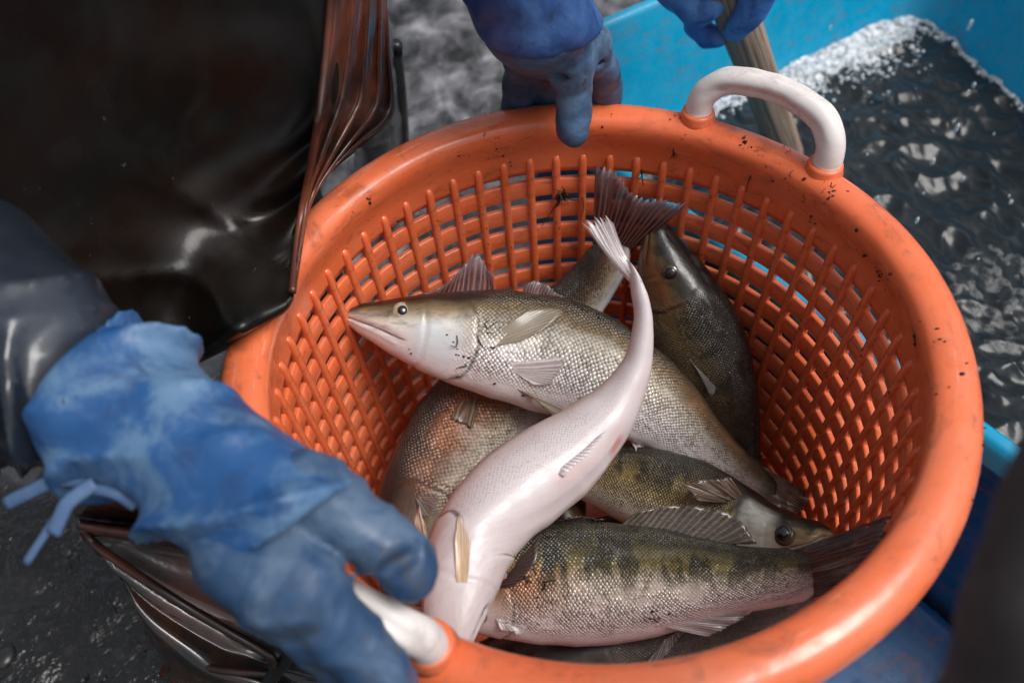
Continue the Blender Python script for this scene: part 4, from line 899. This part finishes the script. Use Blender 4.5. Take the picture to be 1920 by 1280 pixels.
# ------------------------------------------------------------------ second person: gloved fingers round a wooden pole
p_top, p_bot = Z(1316, -150, .10), Z(1494, 340, -.37)
n = 60; P = p_bot + (p_top - p_bot) * np.linspace(0, 1, n)[:, None]; ns = 28
d_ = nz(p_top - p_bot); a_ = nz(np.cross(d_, CF)); b_ = np.cross(a_, d_)
V = []
for i in range(n):
    for j in range(ns):
        an = 2 * np.pi * j / ns; r_ = .0205 * (1 + .05 * math.sin(an * 3 + 1) + .045 * math.sin(an * 7 + i * .02) + .02 * math.sin(i * .31 + an * 2))
        V.append(P[i] + r_ * (a_ * math.cos(an) + b_ * math.sin(an)))
uvp = np.stack([np.repeat(np.linspace(0, 1, n), ns), np.tile(np.linspace(0, 1, ns), n)], -1)
F = [(i * ns + j, i * ns + (j + 1) % ns, (i + 1) * ns + (j + 1) % ns, (i + 1) * ns + j) for i in range(n - 1) for j in range(ns)] + [tuple(range(ns)), tuple((n - 1) * ns + j for j in range(ns))]
me = mesh('wooden_pole', np.array(V), F, M['wood'], uvp); fix_normals(me); tag(link('wooden_pole', me), 'weathered wooden pole standing in the dark water of the tub', 'pole')
def pole_at(py):
    s = np.linspace(0, 1, 400); Q = p_bot + (p_top - p_bot) * s[:, None]; q = Q - ORG
    yy = 640 - FPX * (q @ CU) / (q @ CF); i = np.argmin(abs(yy - py)); return Q[i], (q @ CF)[i]
p2 = empty('person', 'second person showing only blue gloved fingers closed round the wooden pole', 'person')
def pole_hand():
    _, t0 = pole_at(30); t1 = pole_at(70)[1]
    palm = T(1340, -190, t0 + .0)
    def pq(px, py, dz): return T(px, py, pole_at(max(py, -140))[1] + dz)
    fs = [([pq(1425, -100, -.01), pq(1432, -35, -.026), pq(1412, 14, -.036), pq(1380, 54, -.034)], [.0165, .0165, .0155, .0130]),
          ([pq(1270, -80, .0), pq(1276, -14, -.006), pq(1306, 22, -.014), pq(1334, 10, -.022)], [.0165, .0165, .0160, .0135]),
          ([pq(1296, -20, .02), pq(1304, 46, .004), pq(1326, 68, -.004), pq(1344, 68, -.012)], [.013, .0120, .0125, .0115]),
          ([pq(1246, -60, .03), pq(1250, -20, .012), pq(1272, 0, .004)], [.014, .0135, .0125])]
    pts = [palm, T(1280, -290, t0)] + [p for q, _ in fs for p in q]
    def fn(P):
        d = cap_d(P, palm, T(1280, -290, t0), .034, .036)
        for k_, (q, r_) in enumerate(fs): d = smin(d, np.minimum(chain_d(P, q, r_), cap_d(P, palm, q[0], .022, r_[0])), .004)
        d = smin(d, cap_d(P, palm, pq(1425, -100, -.01), .03, .018), .004)
        return d + .0009 * wob(P, 120, 6)
    sdf_obj('glove', fn, pts, .045, .0024, M['glove_bright'], p2)
pole_hand()
# third figure: dark sleeve close to the lens at the lower right
p3 = empty('person', 'third person cut off by the lower right edge, only a dark brown sleeve in view', 'person')
ax = [T(2130, 830, .235), T(2075, 1000, .232), T(2010, 1190, .230), T(1960, 1400, .235)]
def f3(P): return chain_d(P, ax, [.026, .027, .028, .03]) + .003 * wob(P, 60, 3)
sdf_obj('coat_sleeve', f3, ax, .05, .003, M['coat'], p3)

# ------------------------------------------------------------------ wooden board under the near hand
bx = Z(640, 1230, -.37)
def board():
    bm = bmesh.new(); bmesh.ops.create_cube(bm, size=1)
    for q in bm.verts: q.co = Vector((q.co.x * .09, q.co.y * .11, q.co.z * .035))
    bmesh.ops.bevel(bm, geom=bm.edges[:], offset=.003, segments=2)
    uvl = bm.loops.layers.uv.new('UVMap')
    for fc in bm.faces:
        for l in fc.loops: l[uvl].uv = (l.vert.co.x * 8 + .5, l.vert.co.y * 4 + l.vert.co.z * 3)
    me = bpy.data.meshes.new('wooden_block'); bm.to_mesh(me); bm.free(); me.materials.append(M['wood']); return me
o = link('wooden_block', board()); o.location = (bx[0] + .02, bx[1] - .03, -.396); o.rotation_euler.z = R(20)
tag(o, 'small rough brown wooden block on the wet ground below the near glove', 'wood')

# ------------------------------------------------------------------ scraps of weed on the basket
def rim_point(az, s):
    """s 0..1 runs from the first slots up over the lip to its outer side"""
    pr = np.array(rimprof[1:19]); L = np.concatenate([[0], np.cumsum(np.linalg.norm(np.diff(pr, axis=0), axis=1))]); t_ = s * L[-1]
    r_, z_ = np.interp(t_, L, pr[:, 0]), np.interp(t_, L, pr[:, 1])
    i = min(len(pr) - 2, max(0, np.searchsorted(L, t_) - 1)); tn = pr[i + 1] - pr[i]; nn = nz(np.array([-tn[1], tn[0]])); nn = nn if s < .99 else nn
    c, s_ = math.cos(az), math.sin(az); p = np.array([r_ * c, r_ * s_, z_]); nrm = np.array([nn[0] * c, nn[0] * s_, nn[1]])
    return p, -nrm if (nrm[2] < 0 and s > .4) or (s <= .4 and nrm @ p > 0) else nrm
def strand(p0, nrm, ln, r_, seed):
    rg = random.Random(seed); t1 = nz(np.cross(nrm, np.array([rg.gauss(0, 1), rg.gauss(0, 1), rg.gauss(0, 1)]))); pts = [p0 + nrm * r_]
    for i in range(5):
        t1 = nz(t1 + .5 * np.array([rg.gauss(0, 1), rg.gauss(0, 1), rg.gauss(0, 1)])); t1 = nz(t1 - nrm * (t1 @ nrm)); pts.append(pts[-1] + t1 * ln / 5 + nrm * rg.uniform(-.1, .25) * ln / 12)
    return tube(np.array(pts), np.array([.7, 1, 1.2, 1, .8, .3]) * r_, 5)
parts = []
for cl in range(58):
    x = random.random()
    if x < .55: az0 = R(random.gauss(22, 24)); s0 = random.betavariate(2.6, 2)
    elif x < .82: az0 = R(random.uniform(60, 150)); s0 = random.betavariate(2, 2.2)
    else: az0 = R(random.uniform(-100, 10)); s0 = random.uniform(.35, .95)
    sp = random.choice((.01, .02, .04)); kind_ = random.random()
    for i in range(int(random.lognormvariate(1.5, .7)) + 1):
        p, n_ = rim_point(az0 + random.gauss(0, sp), min(.97, max(.03, s0 + random.gauss(0, sp * 2.2))))
        if kind_ < .72 or random.random() < .6:
            rr = min(.0013, .0004 * random.lognormvariate(0, .55)); parts.append((iv1 * [rr * random.uniform(.8, 2.2), rr, rr * random.uniform(.7, 2)] + p, if1))
        else: parts.append(strand(p, n_, .003 * random.lognormvariate(.4, .6), random.uniform(.00016, .00042), cl * 50 + i))
# specks on the slotted wall
for i in range(260):
    z = random.uniform(-.3, -.05); az = random.choice((R(random.uniform(-40, 60)), R(random.uniform(60, 180)))); rr = random.uniform(.0003, .0007)
    ii = round((TH0 - az) / (2 * math.pi / NR)); azr = TH0 - ii * 2 * math.pi / NR + random.uniform(-.008, .008)
    p = np.array([(wall_r(z) - .0035) * math.cos(azr), (wall_r(z) - .0035) * math.sin(azr), z]); parts.append((iv1 * [rr, rr, rr * random.uniform(1, 3)] + p, if1))
v, f = join(parts); o = link('weed_scraps', mesh('weed_scraps', v, f, M['weed']), basket); o['kind'] = 'stuff'
for fi, spots in ((A, ((.205, .50, 4, .008), (.222, .62, 6, .009), (.275, .46, 8, .008), (.282, .56, 4, .007), (.13, .72, 2, .004), (.42, .60, 3, .006), (.5, .7, 2, .01), (.35, .75, 3, .02))), (H, ((.30, .44, 6, .009), (.33, .5, 4, .009), (.62, .66, 5, .012)))):
    pr = []; Pf, Cf = fi['P'], fi['C']; side = 1 if ((fi['S'][60]) @ UPV) > 0 else -1
    for u_, v_, cnt, sp in spots:
        for q in range(cnt):
            i = int(np.clip((u_ + random.gauss(0, sp)) * 199, 3, 195)); aa = np.clip(v_ + random.gauss(0, sp * 3), .1, .9) * np.pi; aa = aa if side > 0 else 2 * np.pi - aa
            j = int(aa / (2 * np.pi) * 56) % 56; nn = nz(Pf[i, j] - Cf[i])
            if random.random() < .72: rr = random.uniform(.0004, .0011); pr.append((iv1 * [rr * 1.6, rr, rr] + Pf[i, j], if1))
            else: pr.append(strand(Pf[i, j] + nn * .0004, nn, random.uniform(.006, .016), random.uniform(.0003, .0006), int(u_ * 1000) + q))
    v, f = join(pr); o = link('weed_scraps', mesh('weed_scraps', v, f, M['weed']), fi['o']); o['kind'] = 'stuff'
def cone_hit(px, py, lift=.0045):
    d = ray(px, py); ts = np.linspace(.3, 1.6, 6000); Q = ORG + ts[:, None] * d; g = np.hypot(Q[:, 0], Q[:, 1]) - (wall_r(Q[:, 2]) - lift)
    i = np.where((g[:-1] < 0) & (g[1:] >= 0))[0]; return Q[i[-1]]
def sprig(label, lines, clump=None, seed=1):
    pr = []; rg = random.Random(seed)
    for pts, r_ in lines:
        Q = np.array([cone_hit(*q) for q in pts]); pr.append(tube(catmull(Q, 14), np.linspace(1, .4, 14) * r_, 5))
    if clump:
        c = cone_hit(*clump[:2])
        for i in range(26):
            rr = rg.uniform(.0006, .0016); p = c + np.array([rg.gauss(0, 1), rg.gauss(0, 1), rg.gauss(0, 1)]) * clump[2]; pr.append((iv1 * rr + p, if1))
            pr.append(strand(c, nz(-c * [1, 1, 0]), rg.uniform(.006, .016), .0004, seed * 100 + i))
    v, f = join(pr); tag(link('weed_sprig', mesh('weed_sprig', v, f, M['weed'])), label, 'weed', 'weed clinging inside the basket')
sprig('black tuft of weed with long roots on a rib left of the fish tail', [([(1052, 372), (1035, 395), (1015, 425)], .0007), ([(1060, 372), (1078, 365)], .0005), ([(1092, 370), (1094, 390), (1088, 412)], .0005)], (1054, 368, .0022), 3)
sprig('upright forked weed stem on the smooth band below the right handle', [([(1263, 252), (1262, 275), (1264, 298)], .0009), ([(1262, 272), (1250, 281)], .0005), ([(1263, 285), (1270, 296)], .0005), ([(1263, 288), (1257, 299)], .0005)], None, 4)
sprig('small black weed stem on a rib right of the fish tail', [([(1203, 318), (1204, 332), (1206, 348)], .0009), ([(1204, 330), (1197, 338)], .0005), ([(1204, 326), (1210, 320)], .0005)], None, 5)
sprig('thin curled weed thread on the wall below the right handle', [([(1408, 330), (1402, 345), (1399, 362)], .0006)], None, 6)
sprig('short thick weed scrap high on the wall right of the curled thread', [([(1509, 366), (1505, 380)], .0011)], None, 8)
